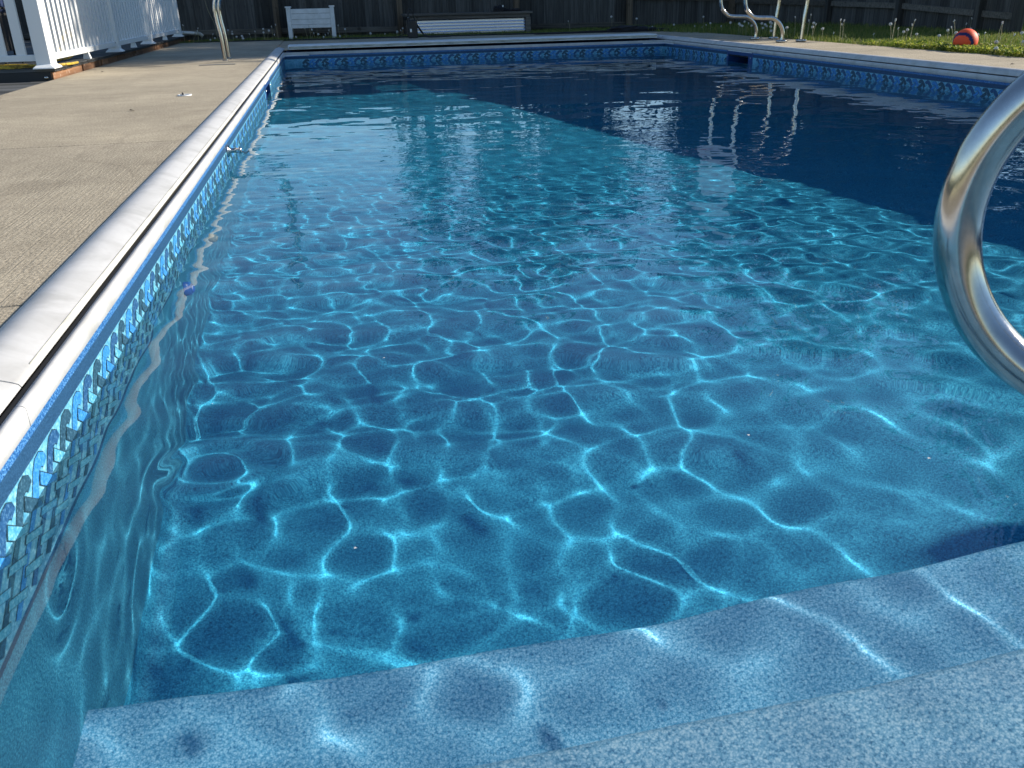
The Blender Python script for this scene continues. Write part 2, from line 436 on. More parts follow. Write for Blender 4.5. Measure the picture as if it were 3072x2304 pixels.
SKR = (8.94, 9.58)   # skimmer on the right wall
SKL = (7.43, 8.08)   # and on the left
def side_wall(name, c, sgn, sk, label):
    root = empty(name); tag(root, label, kind='structure')
    segs = [(YN, sk[0]), (sk[1], YF)]
    mb = MB()
    for a, b2 in segs:
        w_ = wall_strip('x', c, a, b2, sgn, shell_z); n = len(mb.v)
        mb.v += w_.v; mb.f += [tuple(n + i for i in f) for f in w_.f]; mb.mi += w_.mi; mb.sm += w_.sm
    # below the skimmer mouth
    z0 = -.262
    pts = [(c, sk[0], shell_z(sk[0]) - .05), (c, sk[1], shell_z(sk[1]) - .05), (c, sk[1], z0), (c, sk[0], z0)]
    mb.add(pts if sgn > 0 else pts[::-1], [(0, 1, 2, 3)], 0)
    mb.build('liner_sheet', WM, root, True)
    border('woven_print', YN, YF, lambda s_, z_, off: (c + sgn * off, s_, z_), root, lambda s_: sk[0] - .004 < s_ < sk[1] + .004)
    return root
side_wall('pool_wall_left', XL, 1, SKL, 'sunlit left pool wall with woven blue border')
side_wall('pool_wall_right', XR, -1, SKR, 'shaded right pool wall with woven blue border')
root = empty('pool_wall_far'); tag(root, 'shaded far pool wall with woven blue border', kind='structure')
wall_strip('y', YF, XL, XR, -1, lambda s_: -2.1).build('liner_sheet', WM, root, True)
border('woven_print', XL, XR, lambda s_, z_, off: (s_, YF - off, z_), root)
root = empty('pool_wall_near'); tag(root, 'near pool wall behind the steps', kind='structure')
wall_strip('y', YN, XL, XR, 1, lambda s_: -1.0).build('liner_sheet', WM, root)

# water ------------------------------------------------------------
def water():
    xs = np.arange(XL - .004, XR + .0045, .0085); xs[-1] = XR + .004
    ya = np.arange(YN - .004, 5.2, .0085); yb = np.arange(ya[-1] + .014, YF, .017)
    ys = np.concatenate([ya, yb, [YF + .004]])
    # sheet extended unseen under the deck, added so refracted sunlight reaches the pool floor
    xs = np.concatenate([xs, np.arange(xs[-1] + .08, XR + 5.2, .08)]); ys = np.concatenate([ys, np.arange(YF + .1, YF + .55, .1)])
    X, Y = np.meshgrid(xs, ys); Z = np.zeros_like(X)
    rng = np.random.default_rng(11)
    def sm(a, b, v): t = np.clip((v - a) / (b - a), 0, 1); return t * t * (3 - 2 * t)
    def waves(n, l0, l1, slope, env, main=None, spread=3.14):
        nonlocal Z
        S = np.zeros_like(X)
        for _ in range(n):
            lam = l0 * (l1 / l0) ** rng.random()
            a = rng.random() * 6.283 if main is None else main + rng.normal() * spread
            k = 6.2832 / lam
            S += (slope / k) * np.sin(k * (X * math.cos(a) + Y * math.sin(a)) + rng.random() * 6.283)
        Z = Z + S * env / math.sqrt(n)
    near = 1 - sm(2.4, 3.4, Y)
    midb = sm(1.7, 2.6, Y) * (1 - sm(3.6, 6.2, Y) * .85)
    waves(24, .13, .32, .024, near + .25 * (1 - near), 1.5, .55)
    waves(18, .12, .30, .017, near + .2 * (1 - near), .35, .6)
    waves(12, .32, .75, .018, near + .45 * (1 - near), 1.8, .6)
    waves(40, .06, .12, .0125, midb, 1.3, .8)
    waves(20, .07, .11, .0035, near * sm(1.2, 1.6, Y), 1.0, 1.2)
    waves(26, .05, .08, .0055, sm(2.0, 2.6, Y) * (1 - sm(4.2, 5.5, Y)), 1.4, .6)
    waves(24, .12, .26, .0105, midb + .3 * near)
    waves(14, .06, .10, .004, near * sm(-.2, .5, XC - .4 - X + .8))
    waves(14, .22, .6, .008, sm(5, 8, Y), 1.4, .5)
    waves(10, .8, 1.8, .007, sm(4, 7, Y))
    def drop(cx, cy, lam, r0, wd, sl):
        nonlocal Z
        r = np.hypot(X - cx, Y - cy); k = 6.2832 / lam
        Z = Z + (sl / k) * np.cos(k * (r - r0)) * np.exp(-((r - r0) / wd) ** 2)
    drop(-.24, 1.30, .085, .085, .06, .055)
    drop(.05, .86, .07, .07, .05, .012)
    drop(.35, 1.75, .10, .16, .09, .012)
    # calmer at the right of the near end
    Z *= 1 - .45 * sm(1.3, 2.2, X) * near
    Z *= .30 + .70 * sm(.95, 1.35, Y)
    ridges = [([(1.34, 1.85), (1.49, 1.74), (1.56, 1.62), (1.67, 1.49), (1.62, 1.38)], .00085), ([(1.29, 1.34), (1.33, 1.27), (1.40, 1.19), (1.45, 1.09), (1.50, .96)], .0008), ([(1.42, 1.70), (1.46, 1.61), (1.51, 1.49)], .0007),
              ([(1.55, 1.36), (1.60, 1.28), (1.65, 1.17), (1.69, 1.05), (1.73, .92)], .0007), ([(.45, 1.93), (.62, 1.83), (.76, 1.74)], .0008), ([(.38, 1.84), (.55, 1.75), (.64, 1.62), (.71, 1.58), (1.01, 1.53)], .0009),
              ([(1.45, 2.8), (1.5, 2.42), (1.48, 2.17)], .0007), ([(2.45, 1.95), (2.45, 1.69)], .0006), ([(1.09, 2.51), (1.17, 2.23)], .0007), ([(1.75, 1.68), (1.60, 1.50), (1.46, 1.30)], .0005),
              ([(1.79, 2.09), (1.66, 1.9)], .0007)]
    for pl_, a_ in ridges:
        pl_ = np.array(pl_); dm = np.full(X.shape, 9.); tm = np.zeros(X.shape); seg = np.hypot(*np.diff(pl_, axis=0).T); cum = np.concatenate([[0], np.cumsum(seg)]); L_ = cum[-1]
        for i_ in range(len(pl_) - 1):
            a0, b0 = pl_[i_], pl_[i_ + 1]; d0 = b0 - a0
            t_ = np.clip(((X - a0[0]) * d0[0] + (Y - a0[1]) * d0[1]) / (d0 @ d0), 0, 1)
            ds = np.hypot(X - a0[0] - t_ * d0[0], Y - a0[1] - t_ * d0[1]); m_ = ds < dm
            dm = np.where(m_, ds, dm); tm = np.where(m_, (cum[i_] + t_ * seg[i_]) / L_, tm)
        Z += a_ * np.exp(-(dm / .036) ** 2) * np.sin(np.pi * np.clip(tm, 0, 1)) ** 2
    Z *= 1 - sm(XR - .02, XR + .05, X)
    Z += ZW
    v = np.stack([X, Y, Z], -1).reshape(-1, 3)
    nx_, ny_ = len(xs), len(ys)
    i = np.arange((ny_ - 1) * (nx_ - 1)); r = i // (nx_ - 1); c = i % (nx_ - 1); a = r * nx_ + c
    f = np.stack([a, a + 1, a + nx_ + 1, a + nx_], -1)
    m = bpy.data.materials.new('pool_water'); m.use_nodes = True; nt = m.node_tree; nt.nodes.clear()
    gl = nt.nodes.new('ShaderNodeBsdfGlass'); gl.inputs['Roughness'].default_value = 0; gl.inputs['IOR'].default_value = 1.333
    gl.inputs['Color'].default_value = (.97, 1.0, 1.0, 1)
    out = nt.nodes.new('ShaderNodeOutputMaterial'); nt.links.new(gl.outputs[0], out.inputs[0])
    o = npmesh('pool_water', v, f, m, None, True)
    o.cycles.is_caustics_caster = True
    tag(o, 'clear rippling pool water with bright light net on the floor', kind='structure')
water()

# coping -----------------------------------------------------------
cop = empty('pool_coping'); tag(cop, 'rounded white coping sections round the pool edge', kind='structure')
# profile as (offset outward from the wall plane, z)
P_lip = [(.006, -.040), (-.004, -.034), (-.004, -.004), (.001, .000), (.0105, .000), (.0115, -.008), (.0115, -.04)]
P_copR = [(.0225, .006), (.027, .018), (.036, .031), (.052, .041), (.072, .046), (.092, .045), (.112, .038), (.126, .026), (.134, .012), (.136, -.03)]
P_copL = [(.0205, .003), (.024, .008), (.032, .0115), (.045, .0158), (.060, .0205), (.076, .0245), (.090, .0260), (.106, .0238), (.121, .0188), (.134, .0125), (.137, -.03)]
def ext(prof, side, y0, y1, name, m, z_add=0.):
    mb = MB(); n = len(prof)
    px = lambda o_: XL - o_ if side < 0 else XR + o_
    vs = [(px(o_), y0, z) for o_, z in prof] + [(px(o_), y1, z) for o_, z in prof]
    fs = [(i, i + 1, n + i + 1, n + i) if side > 0 else (i + 1, i, n + i, n + i + 1) for i in range(n - 1)]
    mb.add(vs, fs, 0, True)
    mb.add(vs[:n], [tuple(range(n)) if side < 0 else tuple(range(n - 1, -1, -1))], 0); mb.add(vs[n:], [tuple(range(n - 1, -1, -1)) if side < 0 else tuple(range(n))], 0)
    return mb.build(name, m, cop)
def ext_all(side, ys, lips, yend):
    for a, b2 in zip(ys, ys[1:]): ext(P_copR if side > 0 else P_copL, side, a + .0016, b2 - .0016, 'coping_section', M_coping)
    for a, b2 in zip(lips, lips[1:]): ext(P_lip, side, a + .001, b2 - .001, 'coping_lip', M_coping)
    px = lambda o_: XL - o_ if side < 0 else XR + o_
    a, b2 = sorted((px(.0117), px(.0212 if side < 0 else .0232)))
    MB().box(a, ys[0], -.09, b2, yend, -.0015 if side < 0 else .0025).build('cover_track', M_black, cop)
ext_all(-1, [-.9, 1.37, 5.62, 6.83, 7.57, 9.48, 11.39, 12.35], [-.9, 1.30, 4.9, 8.4, YF], 12.35)
ext_all(1, [-.9, 1.9, 5.68, 6.85, 7.59, 11.15, 12.35], [-.9, 3.5, 7.4, YF], 12.35)
# fine bead line on the left coping beside the track
MB().box(XL - .0300, 1.45, .006, XL - .0288, 5.6, .0118).build('track_bead', M_ivory, cop)
# thin white lip along the far wall, near wall lip
MB().box(XL - .0, YF - .004, -.034, XR, YF + .02, -.002).build('coping_lip', M_coping, cop)
MB().box(XL, YN - .15, -.1, XR, YN + .004, .03).build('coping_section', M_coping, cop)
# rounded white corner trims of the liner
for sx, xx in ((-1, XL), (1, XR)):
    pts = []
    for k in range(9):
        t = k / 8
        pts.append((xx - sx * (.30 * t), YF - .03 * (1 - t) ** 2 * 2 - .008, -.037))
    MB().tube(pts, .005, 6).build('corner_trim', M_white, cop)
    pts = [(xx - sx * .008, YF - .06 - .28 * k / 4, -.037) for k in range(5)]
    MB().tube(pts, .005, 6).build('corner_trim', M_white, cop)
bpy.context.view_layer.update()

# cover housing across the far end ----------------------------------
ch = empty('cover_housing', (XC, 11.9, 0)); tag(ch, 'long white lid of the pool cover housing across the far end', 'cover housing')
def cb(mb): mb.v = [(x - XC, y - 11.9, z) for x, y, z in mb.v]; return mb
lid = MB(); x0, x1 = XL + .055, XR - .11 + .03
pr = [(11.605, .034), (11.598, .040), (11.598, .060), (11.606, .067), (11.64, .071), (12.10, .066), (12.17, .052), (12.18, .0), (12.14, .0)]
n = len(pr)
lid.add([(x0, y, z) for y, z in pr] + [(x1, y, z) for y, z in pr], [(i + 1, i, n + i, n + i + 1) for i in range(n - 1)], 0, False)
lid.add([(x0, y, z) for y, z in pr], [tuple(range(n))]); lid.add([(x1, y, z) for y, z in pr], [tuple(range(n - 1, -1, -1))])
lo = cb(lid).build('lid', M_white2, ch); bevel(lo, .004, 2)
fr = cb(MB().box(x0 + .01, 11.590, .030, x1 - .01, 11.5975, .060)).build('lid_front', M_ivory, ch)
cb(MB().box(x0, 11.585, .0275, x1, 11.60, .0325)).build('lid_edge', M_white2, ch)
cb(MB().box(XL - .01, 11.66, -.25, XR + .01, 12.17, -.24)).build('housing_floor', M_black, ch)
cb(MB().box(XL - .01, 11.552, -.25, XR + .01, 11.556, -.036)).build('housing_front', M_black, ch)
cb(MB().box(XL - .01, 12.15, -.25, XR + .01, 12.17, -.001)).build('housing_back', M_black, ch)
for s_, xx in ((1, XL + .012), (-1, XR - .02)):
    a = MB().box(xx - .012 * s_ if s_ > 0 else xx - .045, 11.60, .022, xx + .03 if s_ > 0 else xx + .008, 11.61, .026)
    a.box(xx + .018, 11.60, .026, xx + .021, 11.61, .044)
    cb(a).build('end_bracket', M_chrome, ch)
# roller visible in the dark slot
cb(MB().tube([(XL + .02, 11.85, -.06), (XR - .02, 11.85, -.06)], .06, 14)).build('roller', M_blue, ch)

# skimmers ----------------------------------------------------------
def skimmer(c, sgn, sk, label):
    yc = (sk[0] + sk[1]) / 2; hw = (sk[1] - sk[0]) / 2
    r = empty('skimmer', (c, yc, 0)); tag(r, label, 'skimmer')
    d = -sgn   # outward
    def bx(x0, y0, z0, x1, y1, z1, nm, m):
        xa, xb = sorted((x0 * d, x1 * d)); return MB().box(xa, y0, z0, xb, y1, z1).build(nm, m, r, True)
    bx(-.001, -hw, -.075, .25, hw, -.034, 'head_panel', M_skim)
    bx(-.004, -hw + .03, -.040, -.001, hw - .03, -.034, 'top_trim', M_white)
    bx(-.003, -hw, -.262, .25, -hw + .10, -.075, 'cheek', M_skim)
    bx(-.003, hw - .045, -.262, .25, hw, -.075, 'cheek', M_skim)
    bx(.0, -hw + .10, -.262, .25, hw - .045, -.235, 'sill', M_skim)
    bx(.24, -hw + .1, -.235, .25, hw - .045, -.075, 'back_plate', M_black)
    for y_ in (-hw + .05, hw - .012):
        for z_ in (-.09, -.25):
            MB().lathe((sgn * .004, y_, z_), [(.0, .004 * sgn), (.006, .003 * sgn), (.008, -.002 * sgn)], 10, axis='X').build('screw', M_chrome, r)
skimmer(XR, -1, SKR, 'blue skimmer mouth set in the shaded right pool wall')
skimmer(XL, 1, SKL, 'blue skimmer mouth set in the sunlit left pool wall')
# anchor bolt, inlets
r = empty('rope_anchor', (XL, 4.33, -.08)); tag(r, 'small chrome rope anchor sticking out of the left pool wall', 'anchor')
MB().lathe((0, 0, 0), [(.0, .0), (.030, .001), (.030, .006), (.024, .012), (.013, .014), (.011, .03), (.011, .055), (.016, .057), (.016, .066), (.0, .068)], 20, axis='X').build('cup', M_chrome, r)
MB().tube([(.06, 0, -.004), (.085, -.006, -.014), (.10, -.004, -.004)], .004, 8).build('eye', M_chrome, r)
def inlet(y, z, m, lab):
    r = empty('return_inlet', (XL, y, z)); tag(r, lab, 'inlet')
    MB().lathe((0, 0, 0), [(.045, .001), (.045, .010), (.038, .018), (.022, .022), (.020, .008), (.0, .006)], 24, axis='X').build('flange', m, r, True)
    MB().lathe((0, 0, 0), [(.0, .028), (.010, .027), (.016, .022), (.018, .012)], 16, axis='X').build('eyeball', m, r, True)
inlet(2.72, -.53, M_inlet, 'round blue return inlet under water on the left wall')
inlet(3.36, -.60, mat('inlet_grey', (.22, .27, .24), .5), 'round grey inlet under water beyond the blue one')

# pool deck fittings
def deck_cap(loc, rx, ry, m, name, lab, cat):
    r = empty(name, loc); tag(r, lab, cat); return r
r = empty('anchor_cover', (-1.05, 9.42, .008)); tag(r, 'flat grey rectangular cover plate in the deck before the chrome posts', 'cover plate')
MB().box(-.17, -.055, 0, .17, .055, .004).build('plate', mat('grey_plate', (.2, .19, .16), .6), r)
r = empty('deck_jet', (-.93, 6.24, .008)); tag(r, 'small round open deck fitting with its cap askew', 'deck fitting')
MB().lathe((0, 0, 0), [(.045, .001), (.045, .007), (.036, .007), (.034, .001)], 22).build('ring', M_white2, r)
MB().lathe((0, 0, 0), [(.034, .002), (.0, .002)], 22).build('hole', M_black, r)
MB().tube([(-.012, .02, .002), (-.016, .026, .016)], .006, 8).build('stem', M_rubber, r)
# ------------------------------------------------------------------ raised timber platform and railing at the left
pf = empty('raised_platform', (DXL, 8.26, 0)); tag(pf, 'low raised grey board platform beside the concrete', 'platform')
PX, PY = DXL, 8.26
ZT = .092
bd = MB().box(-4.2, 0, -.024, 0.012, .155, 0)
for k in range(9):   # grooved ends
    y0 = .010 + k * .0162
    bd.box(.0122, y0, -.021, .0135, y0 + .009, -.003, 1)
bd0 = bd.build('board', [M_deckb, M_fascia], pf); bd0.location = (0, .0, ZT)
for k in range(1, 66):
    c = bd0.copy(); COL.objects.link(c); c.parent = pf
    c.location = (random.uniform(-.006, .004), k * .165, ZT + random.uniform(-.0015, .0015))
lens_ = [.98, .34, .42, .30, .52, .38, .61, .45, .9, .5, .7, .55, .8, .6, .9, .7, .9]; y = 0.
for i, l in enumerate(lens_):
    o = MB().box(-.03, y + random.uniform(.004, .014), -.02, -.006 + random.uniform(-.010, .003), y + l - random.uniform(.004, .014), ZT - .026 - random.uniform(0, .008)).build('rim_board', M_rim, pf); y += l
MB().box(-4.2, .0, -.03, -.03, .02, ZT - .026).build('front_board', M_fascia, pf)
MB().lathe((-.07, -.001, .02), [(.0, -.006), (.012, -.005), (.016, .001)], 12, axis='Y').build('bolt', M_chrome, pf)
MB().box(-4.2, .02, -.03, -.035, 10.8, -.02).build('underside', M_black, pf)
# lower boards left of the concrete
lw = empty('lower_boardwalk', (DXL, 6, 0)); tag(lw, 'grey boards laid level with the concrete at the far left', 'boardwalk')
b0 = MB().box(-3.1, 0, -.04, -.012, .138, 0).build('board', M_deckb, lw); b0.location = (0, 2.1, -.006)
for k in range(1, 40):
    c = b0.copy(); COL.objects.link(c); c.parent = lw; c.location = (random.uniform(-.01, 0), 2.1 - k * .146, -.006 + random.uniform(-.002, .001))
MB().box(-.013, -3.5, -.05, -.001, 2.2, -.001).build('edging', mat('grey_edging', (.3, .29, .27), .8), lw)

# white railing
rl = empty('white_railing', (-2.34, PY, ZT)); tag(rl, 'white vinyl railing of flat pickets along the platform edge', 'railing')
def rbox(x0, y0, z0, x1, y1, z1, nm, m=M_white, bv=.004):
    o = MB().box(x0 + 2.34 - 2.34, y0, z0, x1, y1, z1).build(nm, m, rl); bevel(o, bv, 2); return o
PYS = [.0, 2.70, 4.75, 7.45]     # post positions along the run (relative)
for i, py in enumerate(PYS):
    hw = .057
    rbox(-hw + .045, py - .02, .012, hw + .045, py + .16 if i == 0 else py + .10, 1.02, 'post')
    fl = MB(); ya, yb = py - .05, (py + .19 if i == 0 else py + .13)
    xa, xb = -hw + .045 - .028, hw + .045 + .028
    fl.add([(xa, ya, 0), (xb, ya, 0), (xb, yb, 0), (xa, yb, 0), (xa, ya, .008), (xb, ya, .008), (xb, yb, .008), (xa, yb, .008),
            (xa + .032, ya + .028, .034), (xb - .032, ya + .028, .034), (xb - .032, yb - .028, .034), (xa + .032, yb - .028, .034)],
           [(0, 1, 5, 4), (1, 2, 6, 5), (2, 3, 7, 6), (3, 0, 4, 7), (4, 5, 9, 8), (5, 6, 10, 9), (6, 7, 11, 10), (7, 4, 8, 11), (8, 9, 10, 11)])
    bevel(fl.build('post_skirt', M_white, rl), .004, 2)
pk0 = None
for i in range(3):
    ya = PYS[i] + (.16 if i == 0 else .10); yb = PYS[i + 1] - .02
    rbox(.025, ya, .058, .078, yb, .108, 'bottom_rail'); rbox(.018, ya, .90, .085, yb, .95, 'top_rail')
    ym = (ya + yb) / 2
    f = MB(); f.add([(.03, ym - .02, .06), (.072, ym - .02, .06), (.072, ym + .02, .06), (.03, ym + .02, .06), (.02, ym - .032, .0), (.086, ym - .032, .0), (.086, ym + .032, .0), (.02, ym + .032, .0)],
                    [(0, 1, 5, 4), (1, 2, 6, 5), (2, 3, 7, 6), (3, 0, 4, 7), (0, 3, 2, 1)])
    f.build('support_foot', M_white, rl)
    MB().lathe((.079, yb - .03, .098), [(.0, .002), (.006, .002), (.007, .0)], 8, axis='X').build('rail_screw', M_black, rl)
    k = ya + .065
    while k < yb - .05:
        if pk0 is None:
            pk0 = MB().box(.034, 0, 0, .068, .074, .80).build('picket', M_white, rl); pk0.location = (0, k, .105)
        else:
            c = pk0.copy(); COL.objects.link(c); c.parent = rl; c.location = (0, k, .105)
        k += .150
# short front run, pickets facing the camera
rbox(-3.2, .03, .058, -.012, .08, .108, 'bottom_rail'); rbox(-3.2, .024, .90, -.012, .086, .95, 'top_rail')
p1 = MB().box(0, .038, 0, .074, .072, .80).build('picket', M_white, rl); p1.location = (-.165, 0, .105)
for k in range(1, 20):
    c = p1.copy(); COL.objects.link(c); c.parent = rl; c.location = (-.165 - k * .150, 0, .105)

# yellow hose coil under the front rail
def hose(seed, cx, cy, cz, n, rx, ry):
    rnd = random.Random(seed); pts = []
    for i in range(n * 14):
        a = i / 14 * 2 * math.pi
        k = 1 + .12 * math.sin(a * .37 + seed)
        pts.append(V((cx + rx * k * math.cos(a) + rnd.uniform(-.006, .006), cy + ry * k * math.sin(a) + rnd.uniform(-.004, .004), cz + .006 + .0045 * (i // 14) % .05 + .008 * abs(math.sin(a * 1.3)))))
    return pts
hr = empty('garden_hose', (-2.7, 8.34, ZT)); tag(hr, 'yellow garden hose coiled under the front of the white railing', 'hose')
mb = MB()
mb.tube(hose(1, .08, .05, .0, 4, .24, .06), .0075, 8, sub=0); mb.tube(hose(2, -.34, .07, .0, 4, .22, .075), .0075, 8)
mb.build('coil', M_yellow, hr)
mb = MB()
mb.tube([(.30, .08, .012), (.36, .20, .05), (.40, .42, .12), (.405, .60, .22), (.40, .78, .255), (.40, .92, .20), (.398, .98, .12), (.37, .9, .04), (.2, .7, .012)], .0095, 8, sub=6)
mb.tube([(.34, .06, .012), (.42, .18, .011), (.50, .34, .011), (.52, .50, .012)], .011, 8, sub=4)
mb.build('loop', M_yellow, hr)

# patio things behind the railing, seen dark through the pickets
gr = empty('covered_grill', (-3.25, 9.6, ZT)); tag(gr, 'dark grill with navy cover standing behind the white railing', 'grill')
o = MB().box(-.38, -.28, .42, .38, .28, .78).build('cover', M_blue, gr); bevel(o, .08, 4)
o = MB().box(-.34, -.24, .1, .34, .24, .42).build('cart', M_black, gr)
for sx in (-.3, .3):
    for sy in (-.2, .2): MB().box(sx - .02, sy - .02, 0, sx + .02, sy + .02, .12).build('leg', M_black, gr)
MB().box(-.46, -.3, .30, -.30, -.27, .36).build('shelf', M_white2, gr)
pc = empty('patio_chair', (-2.95, 8.95, ZT)); tag(pc, 'black metal patio chair just behind the railing corner post', 'chair')
for sx in (-.22, .22):
    MB().tube([(sx, -.22, 0), (sx, -.2, .42), (sx, .2, .42), (sx, .24, 0)], .012, 8, sub=4).build('leg', M_black, pc)
    MB().tube([(sx, .2, .40), (sx, .30, .88)], .012, 8).build('back_upright', M_black, pc)
MB().box(-.22, -.2, .41, .22, .2, .43).build('seat', M_black, pc)
for k in range(6):
    MB().box(-.2 + k * .075, .225 + .01 * (k % 2), .5, -.175 + k * .075, .245 + .01 * (k % 2), .86).build('back_slat', M_black, pc)
MB().box(-.22, .26, .84, .22, .285, .90).build('back_rail', M_black, pc)

# ------------------------------------------------------------------ hoops beside the pool
hp = empty('basketball_hoop', (-1.04, 10.3, .008)); tag(hp, 'chrome posts of the poolside hoop on the left deck', 'hoop')
for y_ in (-.2, .2):
    MB().tube([(0, y_, 0), (-.01, y_, .24), (-.03, y_, .42), (-.03, y_, .52), (-.005, y_, .60), (.06, y_, .68), (.2, y_, .80), (.36, y_, .93), (.42, y_, 1.0), (.44, y_, 1.12), (.445, y_, 1.6), (.45, y_, 2.12)], .022, 16, sub=5).build('post', M_chrome, hp)
    MB().lathe((0, y_, 0), [(.023, .001), (.03, .001), (.03, .006), (.023, .01)], 18).build('anchor_ring', M_chrome, hp)
MB().box(.475, -.5, 1.1, .49, .5, 2.1).build('backboard', mat('smoked_backboard', (.05, .06, .06), .3), hp)
for y_ in (-.46, .46): MB().box(.473, y_ * 1.1 - .012, 1.09, .492, y_ * 1.1 + .012, 2.11).build('board_edge', M_white, hp)
for z_ in (1.09, 2.11): MB().box(.473, -.49, z_ - .012, .492, .49, z_ + .012).build('board_edge', M_white, hp)
MB().tube([(.70 + .2 * math.cos(a * math.pi / 12), .2 * math.sin(a * math.pi / 12), 1.3) for a in range(25)], .009, 8).build('rim', mat('orange_rim', (.6, .12, .02), .4), hp)

h2 = empty('basketball_hoop', (5.2, 10.36, 0)); tag(h2, 'bent chrome tube frame of the hoop on the right deck', 'hoop')
def tb(pts, nm='frame_tube'): return MB().tube(pts, .0235, 16, sub=6).build(nm, M_chrome, h2)
for y_, xs in ((-.39, 0.), (.39, .05)):
    tb([(xs - .01, y_, 0), (xs, y_, .07), (xs - .01, y_, .14), (xs - .05, y_, .205), (xs - .11, y_, .25), (xs - .17, y_, .268), (xs - .35, y_, .278),
        (xs - .42, y_, .31), (xs - .475, y_, .37), (xs - .50, y_, .46), (xs - .51, y_, .62), (xs - .51, y_, 1.1), (xs - .54, y_, 1.45)])
    tb([(xs + .24, y_, 0), (xs + .25, y_, .24), (xs + .265, y_, .46), (xs + .23, y_, .8), (xs + .08, y_, 1.05), (xs - .25, y_, 1.2), (xs - .5, y_, 1.25)], 'support_tube')
    for x_ in (xs - .01, xs + .24):
        MB().lathe((x_, y_, 0), [(.024, .004), (.060, .004), (.064, .008), (.064, .022), (.058, .028), (.026, .030)], 24).build('base_flange', M_chrome, h2)
MB().box(-.56, -.5, 1.0, -.545, .5, 1.75).build('backboard', mat('pale_backboard', (.72, .74, .76), .3), h2)
MB().tube([(-.80 + .2 * math.cos(a * math.pi / 12), .2 * math.sin(a * math.pi / 12), 1.2) for a in range(25)], .009, 8).build('rim', mat('orange_rim2', (.6, .12, .02), .4), h2)

# near handrail: a chrome loop over the steps ------------------------
hd = empty('handrail', (1.75, -1.05, 0)); tag(hd, 'big curved stainless handrail loop over the steps at the right', 'handrail')
cc = V((.8440, .7385, .3045)); ru = V((.745, -.667, 0)).normalized(); zu = V((0, 0, 1)); Rr = .1975
pts = []
top0 = cc + zu * Rr
pts += [top0 + ru * 1.75 + V((0, 0, -.62)), top0 + ru * 1.74 + V((0, 0, -.2)), top0 + ru * 1.62 + V((0, 0, .14)), top0 + ru * 1.35 + V((0, 0, .22)), top0 + ru * .8 + V((0, 0, .16)), top0 + ru * .35 + V((0, 0, .07))]
for k in range(0, 13):
    a = R(62 + k * (298 - 62) / 12)
    pts.append(cc + ru * (Rr * math.cos(a)) + zu * (Rr * 1.02 * math.sin(a)))
bot = pts[-1]
pts += [bot + ru * .25 + V((0, 0, -.105)), bot + ru * .55 + V((0, 0, -.20)), bot + ru * .70 + V((0, 0, -.27)), bot + ru * .74 + V((0, 0, -.36)), bot + ru * .745 + V((0, 0, -.24 - .02 - bot.z + .0))]
base = V((1.75, -1.05, 0))
hb = MB().tube([p - base for p in pts], .0258, 28, sub=10).build('rail_tube', M_chrome, hd)
# box added out of frame, placed to cast the shade beside the steps
sb = empty('shade_box', (5.05, 1.55, 0)); tag(sb, 'unseen grey timber box added on the right deck to shade the floor', 'shade box')
o = MB().box(-.40, -.45, .0, .15, .17, 1.02).build('body', M_boxwood, sb); bevel(o, .01, 2)
MB().box(-.42, -.47, 1.02, .17, .19, 1.06).build('lid', M_boxwood, sb)

# ------------------------------------------------------------------ fence
fn = empty('board_fence', (0, 16.2, 0)); tag(fn, 'tall weathered grey board fence across the back of the yard', 'fence')
bp = MB().box(0, 0, 0, .1170, .024, 1.10).build('board', M_fence, fn)
first = True
def fb(x, y, rz, z0):
    global first
    if first: c = bp; first = False
    else: c = bp.copy(); COL.objects.link(c); c.parent = fn
    c.location = (x, y - 16.2, z0 + random.uniform(-.012, .012)); c.rotation_euler = (0, random.uniform(-.0012, .0012), rz)
    c.scale = (1 + random.uniform(-.03, .03), 1, 1 + random.uniform(-.01, .01))
x = -6.6
while x < 7.3: fb(x, 16.2 + random.uniform(-.004, .004), 0, .01); x += .120
sidep = [V((7.34, 16.2, 0)), V((8.40, 14.5, 0)), V((8.46, 12.6, 0)), V((8.30, 10.65, 0)), V((8.30, 9.95, 0))]
for a, b2 in zip(sidep, sidep[1:]):
    d = (b2 - a); l = d.length; d.normalize(); rz = math.atan2(d.y, d.x); s_ = 0.
    while s_ < l - .05:
        p = a + d * s_; fb(p.x, p.y, rz, .0); s_ += .12
def rail(a, b2, z0, z1, h, inset=.045):
    d = (b2 - a).normalized(); nrm = V((-d.y, d.x, 0)) * -1
    if nrm.dot(V((-.3, -1, 0))) < 0: nrm = -nrm
    p = [a + nrm * .003, b2 + nrm * .003, b2 + nrm * inset, a + nrm * inset]; zs = [z0, z1, z1, z0]
    vs = [(q.x, q.y - 16.2, z) for q, z in zip(p, zs)] + [(q.x, q.y - 16.2, z + h) for q, z in zip(p, zs)]
    MB().add(vs, [(0, 3, 2, 1), (4, 5, 6, 7), (0, 1, 5, 4), (1, 2, 6, 5), (2, 3, 7, 6), (3, 0, 4, 7)]).build('rail', M_fencerail, fn)
bk = MB()  # unseen strips added behind the gaps to block sky light between boards
x = -6.6 + .1185
while x < 7.3: bk.box(x - .012, .0285, .05, x + .012, .040, 1.08); x += .120
bk.build('gap_light_blocker', M_fence, fn)['kind'] = 'stuff'
posts = [-6.85, -4.81, -2.78, -.74, 1.3, 3.33, 5.39, 7.34]
